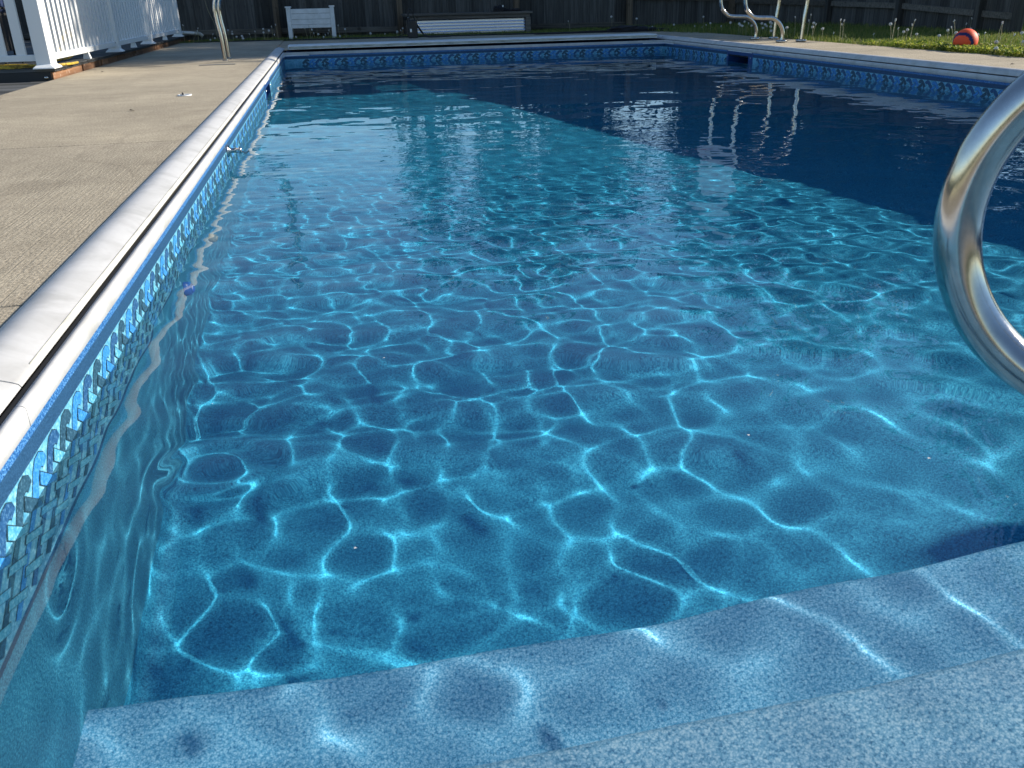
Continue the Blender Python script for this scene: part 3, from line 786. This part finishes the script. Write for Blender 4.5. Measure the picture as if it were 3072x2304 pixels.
for a, b2 in zip(posts, posts[1:]):
    za, zb = .07 - a * .010, .07 - b2 * .010
    if b2 < 5.5: rail(V((a + .05, 16.2, 0)), V((b2 - .05, 16.2, 0)), max(za, .02), max(zb, .02), .085)
    else: rail(V((a + .05, 16.2, 0)), V((b2 - .02, 16.2, 0)), .47, .405, .045)
    rail(V((a + .05, 16.2, 0)), V((b2 - .05, 16.2, 0)), .88, .88, .085)
zr = [.40, .33, .30, .22, .19]
for i, (a, b2) in enumerate(zip(sidep, sidep[1:])):
    rail(a, b2, zr[i] - .03, zr[i + 1] - .03, .075); rail(a, b2, .9, .9, .085)
for x_ in posts:
    MB().box(x_ - .045, -.135, -.02, x_ + .045, -.047, 1.14).build('post', M_post, fn)
for p in sidep[1:]:
    MB().box(p.x - .10, p.y - 16.2 - .045, -.02, p.x - .01, p.y - 16.2 + .045, 1.14).build('post', M_fence, fn)

# white resin planter
pl = empty('white_planter', (-.18, 15.5, 0)); tag(pl, 'white resin raised planter box on legs by the fence', 'planter')
for sx in (-.345, .345):
    for sy in (0, .34):
        o = MB().box(sx - .032, sy - .032, -.02, sx + .032, sy + .032, .475).build('leg', M_white2, pl); bevel(o, .004, 2)
        o = MB().box(sx - .045, sy - .045, .475, sx + .045, sy + .045, .495).build('post_cap', M_white2, pl); bevel(o, .005, 2)
for k, (z0, z1) in enumerate(((.17, .222), (.225, .30), (.303, .385), (.388, .455))):
    o = MB().box(-.313, -.018 - (.003 if k == 0 else 0), z0, .313, .018, z1).build('front_panel', M_white2, pl); bevel(o, .003, 2)
    MB().box(-.313, .322, z0, .313, .358, z1).build('back_panel', M_white2, pl)
for sx in (-.345, .345): MB().box(sx - .015, .03, .17, sx + .015, .31, .455).build('end_panel', M_white2, pl)
MB().box(-.31, .02, .36, .31, .32, .41).build('soil', M_dirt, pl)

# timber and corrugated steel planter
bx = empty('raised_bed', (2.39, 15.5, 0)); tag(bx, 'long raised bed with corrugated steel front and grey timber frame', 'raised bed')
o = MB().box(-1.07, -.05, .300, 1.08, .50, .335).build('top_board', M_boxwood, bx); bevel(o, .004)
o = MB().box(-1.0, -.02, .245, 1.04, .02, .297).build('apron', M_boxwood, bx); bevel(o, .004)
for sx in (-1.0, 1.01):
    for sy in (0., .42):
        o = MB().box(sx - .045, sy - .02, -.02, sx + .045, sy + .045, .244).build('leg', M_boxwood, bx); bevel(o, .004)
cs = MB(); pr = []
for k in range(5):
    z0 = .018 + k * .0455
    pr += [(.060, z0), (.060, z0 + .027), (-.004, z0 + .029), (.000, z0 + .037), (.004, z0 + .0445)]
pr.append((.060, .2455)); n = len(pr)
cs.add([(-.95, y_, z) for y_, z in pr] + [(.96, y_, z) for y_, z in pr], [(i, n + i, n + i + 1, i + 1) for i in range(n - 1)], 0, False)
cs.build('corrugated_sheet', M_steelcor, bx)
MB().box(-.95, .065, .0, .96, .40, .29).build('inner_box', M_black, bx)
# black bundle on top of the bed
bn = empty('black_bundle', (2.98, 15.62, .335)); tag(bn, 'crumpled black cloth bundle lying on top of the raised bed', 'bundle')
def lump(name, sx, sy, sz, seed, mat_, parent, loc=(0, 0, 0), amp=.35, k=5.):
    rnd = random.Random(seed); ph = [(rnd.uniform(1, k), rnd.uniform(1, k), rnd.uniform(1, k), rnd.uniform(0, 6)) for _ in range(6)]
    vs = []; nu, nv = 22, 11
    for j in range(nv + 1):
        th = math.pi / 2 * j / nv
        for i in range(nu):
            a = 2 * math.pi * i / nu; d = V((math.cos(a) * math.cos(th), math.sin(a) * math.cos(th), math.sin(th)))
            f = 1 + amp * sum(math.sin(p[0] * d.x * 3 + p[1] * d.y * 3 + p[2] * d.z * 3 + p[3]) for p in ph) / 6
            vs.append((d.x * sx * f + loc[0], d.y * sy * f + loc[1], d.z * sz * f + loc[2]))
    fs = [(j * nu + i, j * nu + (i + 1) % nu, (j + 1) * nu + (i + 1) % nu, (j + 1) * nu + i) for j in range(nv) for i in range(nu)]
    return MB().add(vs, fs, 0, True).build(name, mat_, parent)
lump('cloth', .10, .09, .085, 3, M_blackcloth, bn, (-.05, 0, 0), .9, 7); lump('strap_end', .17, .07, .035, 5, M_blackcloth, bn, (.16, .02, 0), .9, 7)
MB().box(.0, -.05, .07, .018, -.04, .10).build('buckle', M_tag, bn)
# black pump box with hoses on the far deck
pm = empty('pump_case', (1.37, 14.7, 0)); tag(pm, 'black upright pump case standing on the far deck edge', 'pump')
o = MB().box(-.075, -.05, 0, .075, .08, .255).build('body', M_rubber, pm); bevel(o, .012, 3)
MB().tube([(-.055, 0, .25), (-.055, 0, .30)], .022, 12).build('neck', M_rubber, pm)
MB().lathe((-.055, 0, .275), [(.018, 0), (.019, .004), (.016, .026), (.0, .028)], 12).build('white_cap', M_tag, pm)
MB().tube([(-.055, .0, .30), (-.055, 0, .40)], .013, 10).build('stem', M_rubber, pm)
MB().box(-.045, -.054, .09, -.018, -.050, .135).build('sticker', M_tag, pm)
MB().tube([(-.055, 0, .39), (-.03, 0, .425), (.01, 0, .39), (.04, .01, .28), (.09, .0, .15), (.16, -.02, .06), (.25, -.03, .02), (.42, -.04, .014), (.6, -.02, .012)], .009, 8, sub=5).build('tube', M_rubber, pm)
MB().tube([(.05, .0, .22), (.09, .0, .17), (.15, -.03, .08), (.2, -.08, .02), (.34, -.09, .012), (.5, -.03, .012), (.58, .0, .012)], .009, 8, sub=5).build('tube', M_rubber, pm)
MB().tube([(-.07, .0, .10), (-.16, .02, .05), (-.28, .06, .02), (-.5, .1, .012)], .005, 6, sub=5).build('cable', M_rubber, pm)
hz = MB(); pts = [V((-2.0, 15.30, .01))]
for i in range(60):
    x_ = -2.0 + i * .125; pts.append(V((x_, far_y(x_) - .07 + .03 * math.sin(i * .7) + random.uniform(-.012, .012), .014)))
hz.tube(pts, .010, 8)
tag(hz.build('black_hose', M_rubber), 'thin black hose lying along the far edge of the deck', 'hose')
tp = empty('folded_tarp', (5.0, 14.42, 0)); tag(tp, 'heap of folded black tarpaulin on the far right corner of the deck', 'tarp')
for k in range(5): lump('fold', .62 - .09 * k, .16, .045, 20 + k, M_blackcloth, tp, (-.06 * k + .05, .02 * k, .012 * k), .35, 6)
lump('fold', .9, .08, .03, 31, M_blackcloth, tp, (-.75, .05, 0), .3, 6)

# downspout pipe and dark shrub beyond the railing
dp = empty('drain_pipe', (-2.4, 15.95, .1)); tag(dp, 'white drain pipe lying past the end of the railing', 'pipe')
MB().tube([(-1.0, .05, .08), (.0, 0, .06), (.30, -.02, .035), (.36, -.02, .03)], .024, 12).build('pipe', M_white2, dp)
MB().tube([(.34, -.02, .032), (.42, -.02, .02), (.46, -.02, -.02)], .029, 12).build('elbow', mat('dirty_white', (.4, .38, .32), .7), dp)
def leaf_cloud(name, c, rad, n, size, m, seed, parent=None, squash=1., clump=0):
    rng = np.random.default_rng(seed)
    if clump:
        cen = rng.normal(size=(clump, 3)); cen /= np.linalg.norm(cen, axis=1, keepdims=True); cen *= (rng.random((clump, 1)) ** .5) * .85
        p = cen[rng.integers(0, clump, n)] + rng.normal(size=(n, 3)) * .17
    else:
        p = rng.normal(size=(n, 3)); p /= np.linalg.norm(p, axis=1, keepdims=True); p *= rng.random((n, 1)) ** .4
    p = p * np.array([rad[0], rad[1], rad[2]]) + np.array(c)
    u = rng.normal(size=(n, 3)); u /= np.linalg.norm(u, axis=1, keepdims=True)
    w_ = np.cross(u, rng.normal(size=(n, 3))); w_ /= np.linalg.norm(w_, axis=1, keepdims=True)
    s_ = size * (.6 + .8 * rng.random((n, 1)))
    v = np.stack([p - u * s_, p - w_ * s_ * .45, p + u * s_, p + w_ * s_ * .45], 1).reshape(-1, 3)
    return npmesh(name, v, np.arange(4 * n).reshape(-1, 4), m, parent)
sh = empty('dark_shrub', (-2.75, 15.95, 0)); tag(sh, 'dark climbing shrub against the fence behind the railing end', 'shrub')
leaf_cloud('foliage', (0, 0, .75), (.33, .16, .55), 1500, .035, M_bush, 5, sh)
MB().tube([(0, 0, -.02), (.03, 0, .4), (-.02, 0, .9)], .02, 8).build('trunk', M_bark, sh)
vi = MB().tube([(-1.85, 16.0, .95), (-1.83, 16.0, .62), (-1.80, 16.0, .45), (-1.73, 15.9, .28), (-1.71, 15.85, .12), (-1.70, 15.8, 0.02)], .004, 6, sub=5).build('bare_vine', M_stalk)
tag(vi, 'thin bare vine hanging against the fence beyond the chrome posts', 'vine')

# ball
bl = empty('orange_ball', (5.95, 7.80, .076)); tag(bl, 'orange rubber ball with navy curved bands in the sunlit grass', 'ball')
def ball():
    r = .109; vs = []; nu, nv = 64, 32
    for j in range(nv + 1):
        th = math.pi * j / nv
        for i in range(nu):
            a = 2 * math.pi * i / nu; vs.append((r * math.sin(th) * math.cos(a), r * math.sin(th) * math.sin(a), r * math.cos(th)))
    fs = []; mi = []
    ax = V((-.80, -.42, -.32)).normalized()
    for j in range(nv):
        for i in range(nu):
            f = (j * nu + i, (j + 1) * nu + i, (j + 1) * nu + (i + 1) % nu, j * nu + (i + 1) % nu)
            c = sum((V(vs[q]) for q in f), V()).normalized()
            t = math.degrees(math.acos(max(-1, min(1, c.dot(ax)))))
            fs.append(f); mi.append(1 if 50 < t < 67 or 122 < t < 134 else 0)
    mb = MB(); mb.add(vs, fs, 0, True); mb.mi = mi
    mb.build('shell', [M_ball, M_ballb], bl)
ball()

# grass -------------------------------------------------------------
def blades(name, regs, m, label, wid=.0035, seed=1):
    rng = np.random.default_rng(seed); P = []; Hh = []
    for (poly, n, h0, h1) in regs:
        x0, x1 = min(p[0] for p in poly), max(p[0] for p in poly); y0, y1 = min(p[1] for p in poly), max(p[1] for p in poly)
        q = np.stack([x0 + (x1 - x0) * rng.random(n), y0 + (y1 - y0) * rng.random(n)], -1)
        keep = np.ones(n, bool)
        for (ax_, ay_), (bx_, by_) in zip(poly, poly[1:] + poly[:1]):
            keep &= ((bx_ - ax_) * (q[:, 1] - ay_) - (by_ - ay_) * (q[:, 0] - ax_)) > 0
        q = q[keep]
        cl = np.sin(q[:, 0] * 9 + np.sin(q[:, 1] * 5) * 2) * np.sin(q[:, 1] * 8) * .5 + .5
        P.append(q); Hh.append((h0 + (h1 - h0) * rng.random(len(q))) * (.6 + .6 * cl))
    P = np.concatenate(P); Hh = np.concatenate(Hh); n = len(P)
    a = rng.random(n) * 6.283; b = rng.random(n) * 6.283; ln = rng.random(n) * .6
    base = np.concatenate([P, np.full((n, 1), -.03)], 1)
    side = np.stack([np.cos(a), np.sin(a), np.zeros(n)], -1) * wid * (.7 + .7 * rng.random((n, 1)))
    lean = np.stack([np.cos(b), np.sin(b), np.zeros(n)], -1) * (Hh * ln)[:, None]
    upv = np.zeros((n, 3)); upv[:, 2] = Hh + .03
    mid = base + upv * .6 + lean * .35; tip = base + upv + lean
    v = np.stack([base - side, base + side, mid + side * .8, tip, mid - side * .8], 1).reshape(-1, 3)
    i = np.arange(n)[:, None] * 5
    f = np.concatenate([i + np.array([[0, 1, 2, 4]]), i + np.array([[4, 2, 3, 3]])])
    tri = i + np.array([[4, 2, 3]]); quad = i + np.array([[0, 1, 2, 4]])
    f = np.concatenate([tri, i + np.array([[0, 1, 2]]), i + np.array([[0, 2, 4]])])
    o = npmesh(name, v, f, m); tag(o, label, kind='stuff'); return o
fyl = far_y
regs = [([(DXR + .0, 5.9), (6.7, 5.9), (8.2, 9.9), (DXR + .0, 9.9)], 30000, .008, .05),
        ([(DXR + .0, 9.9), (8.2, 9.9), (8.3, 12.5), (DXR + .0, 12.5)], 15000, .02, .08),
        ([(DXR - .0, 12.5), (8.4, 12.5), (8.3, 14.5), (7.3, 16.15), (DXR - .6, 16.15), (DXR - .6, 14.45)], 14000, .02, .09),
        ([(-4.4, 15.55), (DXR - .6, 14.45), (DXR - .6, 16.15), (-4.4, 16.15)], 40000, .01, .055),
        ([(6.7, 5.0), (12, 5.0), (12, 12), (8.2, 12), (8.2, 9.9)], 9000, .03, .08)]
blades('grass', regs, M_grass, 'rough green grass growing between the deck and the fence')
def clover():
    rng = np.random.default_rng(5); n = 7000
    y = 6.0 + 3.1 * rng.random(n); x = DXR + .0 + (rng.random(n) ** 1.6) * .62 + .05 * np.sin(y * 9)
    keep = rng.random(n) < np.clip((9.2 - y) * .8, .12, 1); x, y = x[keep], y[keep]; n = len(x)
    z = .012 + .035 * rng.random(n); c = np.stack([x, y, z], -1)
    a = rng.random(n) * 6.283; t = (rng.random(n) - .5) * 2.2; r = .010 + .008 * rng.random(n)
    u = np.stack([np.cos(a), np.sin(a), t], -1) * r[:, None]; w_ = np.stack([-np.sin(a), np.cos(a), .3 * t], -1) * r[:, None] * .7
    v = np.stack([c - u, c - w_, c + u, c + w_], 1).reshape(-1, 3)
    o = npmesh('ground_cover', v, np.arange(4 * n).reshape(-1, 4), M_clover)
    tag(o, 'low broad leaved clover along the sunlit deck edge', kind='stuff')
clover()

# dandelions: clocks and bare stalks --------------------------------
DAND = [(6.21, 9.39, -0.027, 0.179, 1), (6.31, 9.51, 0.013, 0.224, 0), (6.31, 9.52, 0.011, 0.213, 0), (6.45, 9.62, -0.01, 0.126, 0), (6.3, 9.32, 0.013, 0.097, 1), (6.42, 9.42, 0.004, 0.113, 1), (6.36, 9.27, 0.036, 0.219, 0), (6.37, 9.26, -0.006, 0.173, 0), (6.55, 9.42, -0.002, 0.063, 1), (6.54, 9.02, 0.007, 0.061, 1), (6.75, 9.15, -0.013, 0.106, 1), (6.71, 8.98, -0.042, 0.21, 0), (6.7, 8.99, -0.043, 0.146, 0), (6.72, 8.97, -0.011, 0.085, 1), (7.97, 10.5, 0.01, 0.116, 0), (8.14, 10.63, 0.005, 0.172, 0), (8.02, 10.45, -0.002, 0.053, 1), (6.88, 8.84, -0.006, 0.066, 1), (6.36, 7.85, -0.005, 0.223, 0), (6.58, 8.17, 0.029, 0.203, 0), (6.59, 7.99, 0.037, 0.103, 0), (6.36, 7.55, -0.025, 0.138, 1), (6.23, 7.37, -0.013, 0.072, 1), (6.34, 7.86, -0.006, 0.046, 1), (5.72, 7.08, -0.005, 0.043, 1), (6.84, 8.68, -0.003, 0.09, 0), (6.25, 9.78, -0.008, 0.066, 0), (5.67, 13.14, -0.003, 0.128, 1), (5.89, 12.92, -0.004, 0.132, 1), (5.66, 12.15, 0.007, 0.139, 1), (5.68, 12.13, -0.004, 0.121, 1), (5.7, 12.11, -0.003, 0.112, 1), (6.05, 12.76, -0.017, 0.146, 1), (5.64, 11.87, 0.034, 0.154, 0), (5.7, 11.82, -0.005, 0.123, 1), (5.78, 11.74, 0.023, 0.148, 1), (5.81, 11.72, 0.003, 0.091, 1), (6.03, 12.11, 0.006, 0.121, 1), (5.95, 11.88, -0.002, 0.106, 1), (5.88, 11.65, 0.0, 0.162, 1), (5.99, 11.84, 0.006, 0.141, 1), (5.99, 11.84, -0.003, 0.101, 1), (5.79, 11.44, 0.005, 0.063, 1), (5.85, 11.12, -0.002, 0.109, 1), (5.83, 10.87, -0.012, 0.24, 0), (5.9, 10.68, 0.024, 0.268, 0), (6.04, 10.94, 0.007, 0.196, 0), (5.85, 10.48, 0.011, 0.177, 1), (5.9, 10.55, 0.029, 0.161, 0), (5.9, 10.55, -0.009, 0.13, 1), (5.81, 10.16, -0.005, 0.122, 1), (5.75, 9.67, -0.015, 0.233, 0), (5.81, 9.72, -0.001, 0.223, 0), (5.82, 9.72, -0.033, 0.183, 0), (6.09, 10.39, -0.001, 0.064, 0), (5.91, 13.26, -0.016, 0.08, 0), (4.85, 15.4, -0.017, 0.206, 1), (5.25, 15.4, 0.037, 0.163, 1), (4.11, 15.4, -0.032, 0.158, 0), (5.8, 14.94, -0.01, 0.065, 1), (5.52, 15.24, -0.001, 0.03, 1), (5.92, 13.99, -0.012, 0.198, 1), (5.96, 14.14, -0.002, 0.035, 1), (5.94, 14.37, -0.01, 0.054, 0), (6.07, 14.23, -0.005, 0.073, 0), (1.15, 15.0, 0.002, 0.085, 1), (1.22, 15.0, 0.022, 0.133, 1), (1.21, 15.0, 0.001, 0.105, 0), (1.91, 15.0, 0.001, 0.048, 1), (-1.27, 15.3, 0.004, 0.072, 1), (-1.26, 15.3, -0.0, 0.046, 1), (-1.14, 15.3, -0.013, 0.111, 0), (-1.07, 15.3, 0.006, 0.145, 0), (-0.93, 15.3, -0.004, 0.175, 1), (-0.94, 15.3, 0.004, 0.125, 1), (-0.89, 15.3, 0.04, 0.149, 1), (-0.8, 15.3, -0.001, 0.21, 0), (-0.72, 15.3, -0.016, 0.235, 0), (-0.75, 15.3, -0.023, 0.089, 0), (-0.27, 15.3, -0.018, 0.17, 0), (-0.21, 15.3, -0.017, 0.21, 0), (-0.19, 15.3, 0.007, 0.146, 1), (-0.11, 15.3, 0.01, 0.181, 0), (-0.08, 15.3, -0.009, 0.075, 1), (-0.15, 15.3, -0.007, 0.093, 0), (0.02, 15.3, 0.0, 0.068, 0), (0.12, 15.3, -0.035, 0.133, 0), (0.08, 15.3, -0.014, 0.086, 0), (0.13, 15.3, 0.001, 0.065, 0), (0.24, 15.3, -0.003, 0.198, 0), (0.35, 15.3, -0.009, 0.137, 1), (0.25, 15.3, 0.001, 0.033, 1), (-0.01, 15.25, 0.001, 0.03, 1), (0.73, 15.3, 0.011, 0.062, 1), (1.16, 15.3, 0.011, 0.068, 1), (-0.44, 15.3, -0.002, 0.043, 1), (0.97, 15.3, 0.001, 0.052, 0), (-1.5, 15.6, -0.002, 0.165, 1), (-1.43, 15.6, -0.012, 0.108, 1), (-1.44, 15.6, -0.002, 0.147, 0), (-1.38, 15.6, -0.002, 0.063, 1), (-1.3, 15.6, 0.001, 0.072, 1), (-1.29, 15.6, 0.0, 0.032, 1), (-2.06, 15.6, 0.064, 0.124, 0), (-1.97, 15.6, 0.0, 0.17, 0), (-2.19, 15.6, 0.014, 0.261, 0), (-1.98, 15.6, 0.024, 0.208, 0), (-1.93, 15.6, 0.022, 0.121, 0), (-1.76, 15.58, 0.02, 0.117, 0), (-1.71, 15.6, -0.01, 0.053, 1), (-1.79, 15.6, -0.001, 0.03, 1)]
sm_v = []; sm_f = []
rnd = random.Random(3)
seed_mb = MB(); rr = .0165
for i in range(150):
    zc = 1 - 2 * (i + .5) / 150; a = i * 2.39996; rxy = math.sqrt(1 - zc * zc)
    d = V((rxy * math.cos(a), rxy * math.sin(a), zc)); o1 = d.orthogonal().normalized(); o2 = d.cross(o1)
    p = d * rr * rnd.uniform(.85, 1.05)
    seed_mb.add([p + o1 * .0042, p - o1 * .0021 + o2 * .0036, p - o1 * .0021 - o2 * .0036], [(0, 1, 2)])
    seed_mb.add([d * .002 + o1 * .0003, d * .002 - o1 * .0003, p], [(0, 1, 2)])
core = MB().lathe((0, 0, 0), [(.0, -.003), (.003, -.001), (.003, .002), (.0, .004)], 8)
seed_me = None; stalks = {}; bud_me = None
def zones(x, y):
    if x > 5.5 and y < 8.3: return 'in sunlit grass right of the ball'
    if x > 5.5 and y < 9.2: return 'in grass just behind the ball'
    if x > 5.5 and y < 10.0: return 'in grass left of the ball'
    if x > 5.5 and y < 11.0: return 'just right of the hoop frame'
    if x > 5.4 and y < 12.0: return 'between the right hoop posts'
    if x > 5.4 and y < 13.5: return 'behind the bent hoop tubes'
    if x > 5.4: return 'at the far right deck corner'
    if x > 3.6: return 'before the fence above the folded tarp'
    if x > 1.0: return 'beside the pump and raised bed'
    if x > .3: return 'right of the white planter'
    if x > -.5: return 'under the white planter'
    if x > -1.0: return 'just left of the white planter'
    if x > -1.6: return 'left of the brown fence post'
    return 'beside the chrome posts'
ORD = ['leftmost', 'second', 'third', 'fourth', 'fifth', 'sixth', 'seventh', 'eighth', 'ninth', 'tenth', 'eleventh', 'twelfth', 'thirteenth', 'fourteenth', 'fifteenth']
def kindname(h, kind): return ('tall ' if h > .15 else ('short ' if h < .07 else '')) + ('white dandelion clock' if kind else 'bare dandelion stalk')
bykey = {}
for d_ in DAND: bykey.setdefault((kindname(d_[3], d_[4]), zones(d_[0], d_[1])), []).append(d_)
lab = {}
for (kn, zn), L_ in bykey.items():
    L_.sort(key=lambda d_: (d_[0] + d_[2]) / d_[1])
    for i, d_ in enumerate(L_):
        lab[id(d_)] = f'{kn} {zn}' if len(L_) == 1 else (f'leftmost {kn} {zn}' if i == 0 else f'{ORD[i]} {kn} from left {zn}')
for d_ in DAND:
    x_, y_, lx, h, kind = d_
    r = empty('dandelion', (x_, y_, 0))
    tag(r, lab[id(d_)], 'dandelion', 'dandelions in the grass along the fence')
    MB().tube([(0, 0, -.02), (lx * .3 + .002, 0, h * .5), (lx, 0, h)], [.0030, .0020], 5, sub=3).build('stalk', M_stalk, r)
    if kind:
        if seed_me is None:
            o = seed_mb.build('seed_head', M_seed, r); seed_me = o.data
        else:
            o = bpy.data.objects.new('seed_head', seed_me); COL.objects.link(o); o.parent = r
        s_ = .85 + .3 * rnd.random(); o.scale = (s_,) * 3; o.location = (lx, 0, h + .004)
    else:
        if bud_me is None:
            o = MB().lathe((0, 0, 0), [(.002, -.012), (.006, -.006), (.0045, .004), (.008, .012), (.0, .014)], 8).build('bud', M_seed, r); bud_me = o.data
        else:
            o = bpy.data.objects.new('bud', bud_me); COL.objects.link(o); o.parent = r
        o.location = (lx, 0, h); o.rotation_euler = (rnd.uniform(-.5, .5), rnd.uniform(-.5, .5), 0)

# trees beyond the fence: they shade the far end and show in the water
def tree(name, x_, y_, h, rad, n, label, size=.13, seed=1, low=.25, clump=26):
    r = empty('tree', (x_, y_, 0)); tag(r, label, 'tree', 'trees beyond the fence')
    tr = MB(); rnd = random.Random(seed)
    tr.tube([(0, 0, -.1), (rnd.uniform(-.1, .1), 0, h * .35), (rnd.uniform(-.2, .2), rnd.uniform(-.2, .2), h * .75)], [.22, .06], 10, sub=4)
    for k in range(7):
        a = rnd.uniform(0, 6.28); z0 = h * rnd.uniform(.25, .6)
        tr.tube([(0, 0, z0), (math.cos(a) * rad * .4, math.sin(a) * rad * .4, z0 + h * .12), (math.cos(a) * rad * .8, math.sin(a) * rad * .8, z0 + h * .28)], [.07, .015], 6, sub=3)
    tr.build('trunk', M_bark, r)
    leaf_cloud('crown', (0, 0, h * (low + 1) / 2), (rad, rad, h * (1 - low) / 2), n, size, M_leaf, seed, r, clump=clump)
tree('t', 15.2, 13.1, 12.5, 2.5, 12000, 'dense leafy tree out at the right beyond the fence end', seed=2, low=.1)
tree('t', 15.5, 16.2, 11.5, 2.6, 10000, 'second dense tree at the right beyond the fence', seed=3, low=.08)
tree('t', 15.0, 18.8, 9.0, 2.6, 8000, 'broad dense tree behind the right corner of the fence', seed=4, low=.08)
tree('t', 19.0, 14.2, 9.5, 2.6, 7000, 'tall tree standing behind the first dense trees on the right', seed=5, low=.05)
tree('t', 19.5, 17.5, 10, 3.0, 7000, 'tallest tree in the row at the right', seed=15, low=.05)
tree('t', 13.6, 21.5, 9.5, 2.8, 9000, 'broad leafy tree behind the back fence far right', seed=6, low=-.02)
tree('t', 11.0, 23.0, 8.0, 2.3, 6500, 'leafy tree behind the back fence right of the hoop', seed=16, low=-.02)
tree('t', 9.4, 20.6, 4.6, 1.7, 4200, 'low bushy tree just behind the fence corner', seed=17, low=-.05)
tree('t', 16.5, 24.5, 10.0, 3.2, 9000, 'big dense tree beyond the fence at the far right back', seed=21, low=-.02)
tree('t', 12.0, 19.2, 4.8, 1.9, 5200, 'round bushy tree just beyond the side fence', seed=22, low=-.05)
tree('t', 7.4, 24.5, 8.0, 2.1, 5600, 'airy tree behind the back fence with sky showing through', seed=7, low=.0, clump=22)
tree('t', 4.9, 25.0, 8.5, 2.1, 3000, 'airy tree behind the back fence beyond the raised bed', seed=8, low=.02, clump=20)
tree('t', 2.6, 24.5, 6.0, 1.6, 1000, 'small sparse tree behind the back fence beyond the pump', seed=9, low=.2, clump=12)

# small debris: dead leaves on the deck and specks on the water
lf = MB().add([(-.022, 0, .002), (0, -.009, .004), (.024, 0, .003), (0, .010, .010)], [(0, 1, 2, 3)])
spots = [(5.05, 6.05, 0, 'dry leaf on the right deck near the handrail'), (-2.0, 8.9, 0, 'dry leaf on the left deck under the railing'), (-1.1, 5.4, 0, 'dry leaf on the left deck near the round fitting'),
         (-1.75, 4.25, 0, 'dry leaf on the left concrete by the slab joint')]
for i, (x_, y_, z_, lb) in enumerate(spots):
    if i == 0: o = lf.build('dry_leaf', M_dirt); lm = o.data
    else: o = bpy.data.objects.new('dry_leaf', lm); COL.objects.link(o)
    o.location = (x_, y_, z_ + (.010 if x_ < 0 else .002)); o.rotation_euler = (0, 0, i * 1.3); tag(o, lb, 'leaf', 'dry leaves on the deck')
fz = MB(); rnd = random.Random(9)
for i in range(26):
    y_ = 1.0 + 6 * rnd.random() ** 1.5; x_ = XL + .2 + 3.2 * rnd.random(); s_ = rnd.uniform(.0015, .004)
    a = rnd.random() * 6.28
    fz.add([(x_ + s_ * math.cos(a + k * 2.1), y_ + s_ * math.sin(a + k * 2.1), ZW + .004) for k in range(3)], [(0, 1, 2)])
tag(fz.build('floating_specks', M_seed), 'tiny pale seeds floating on the water', kind='stuff')
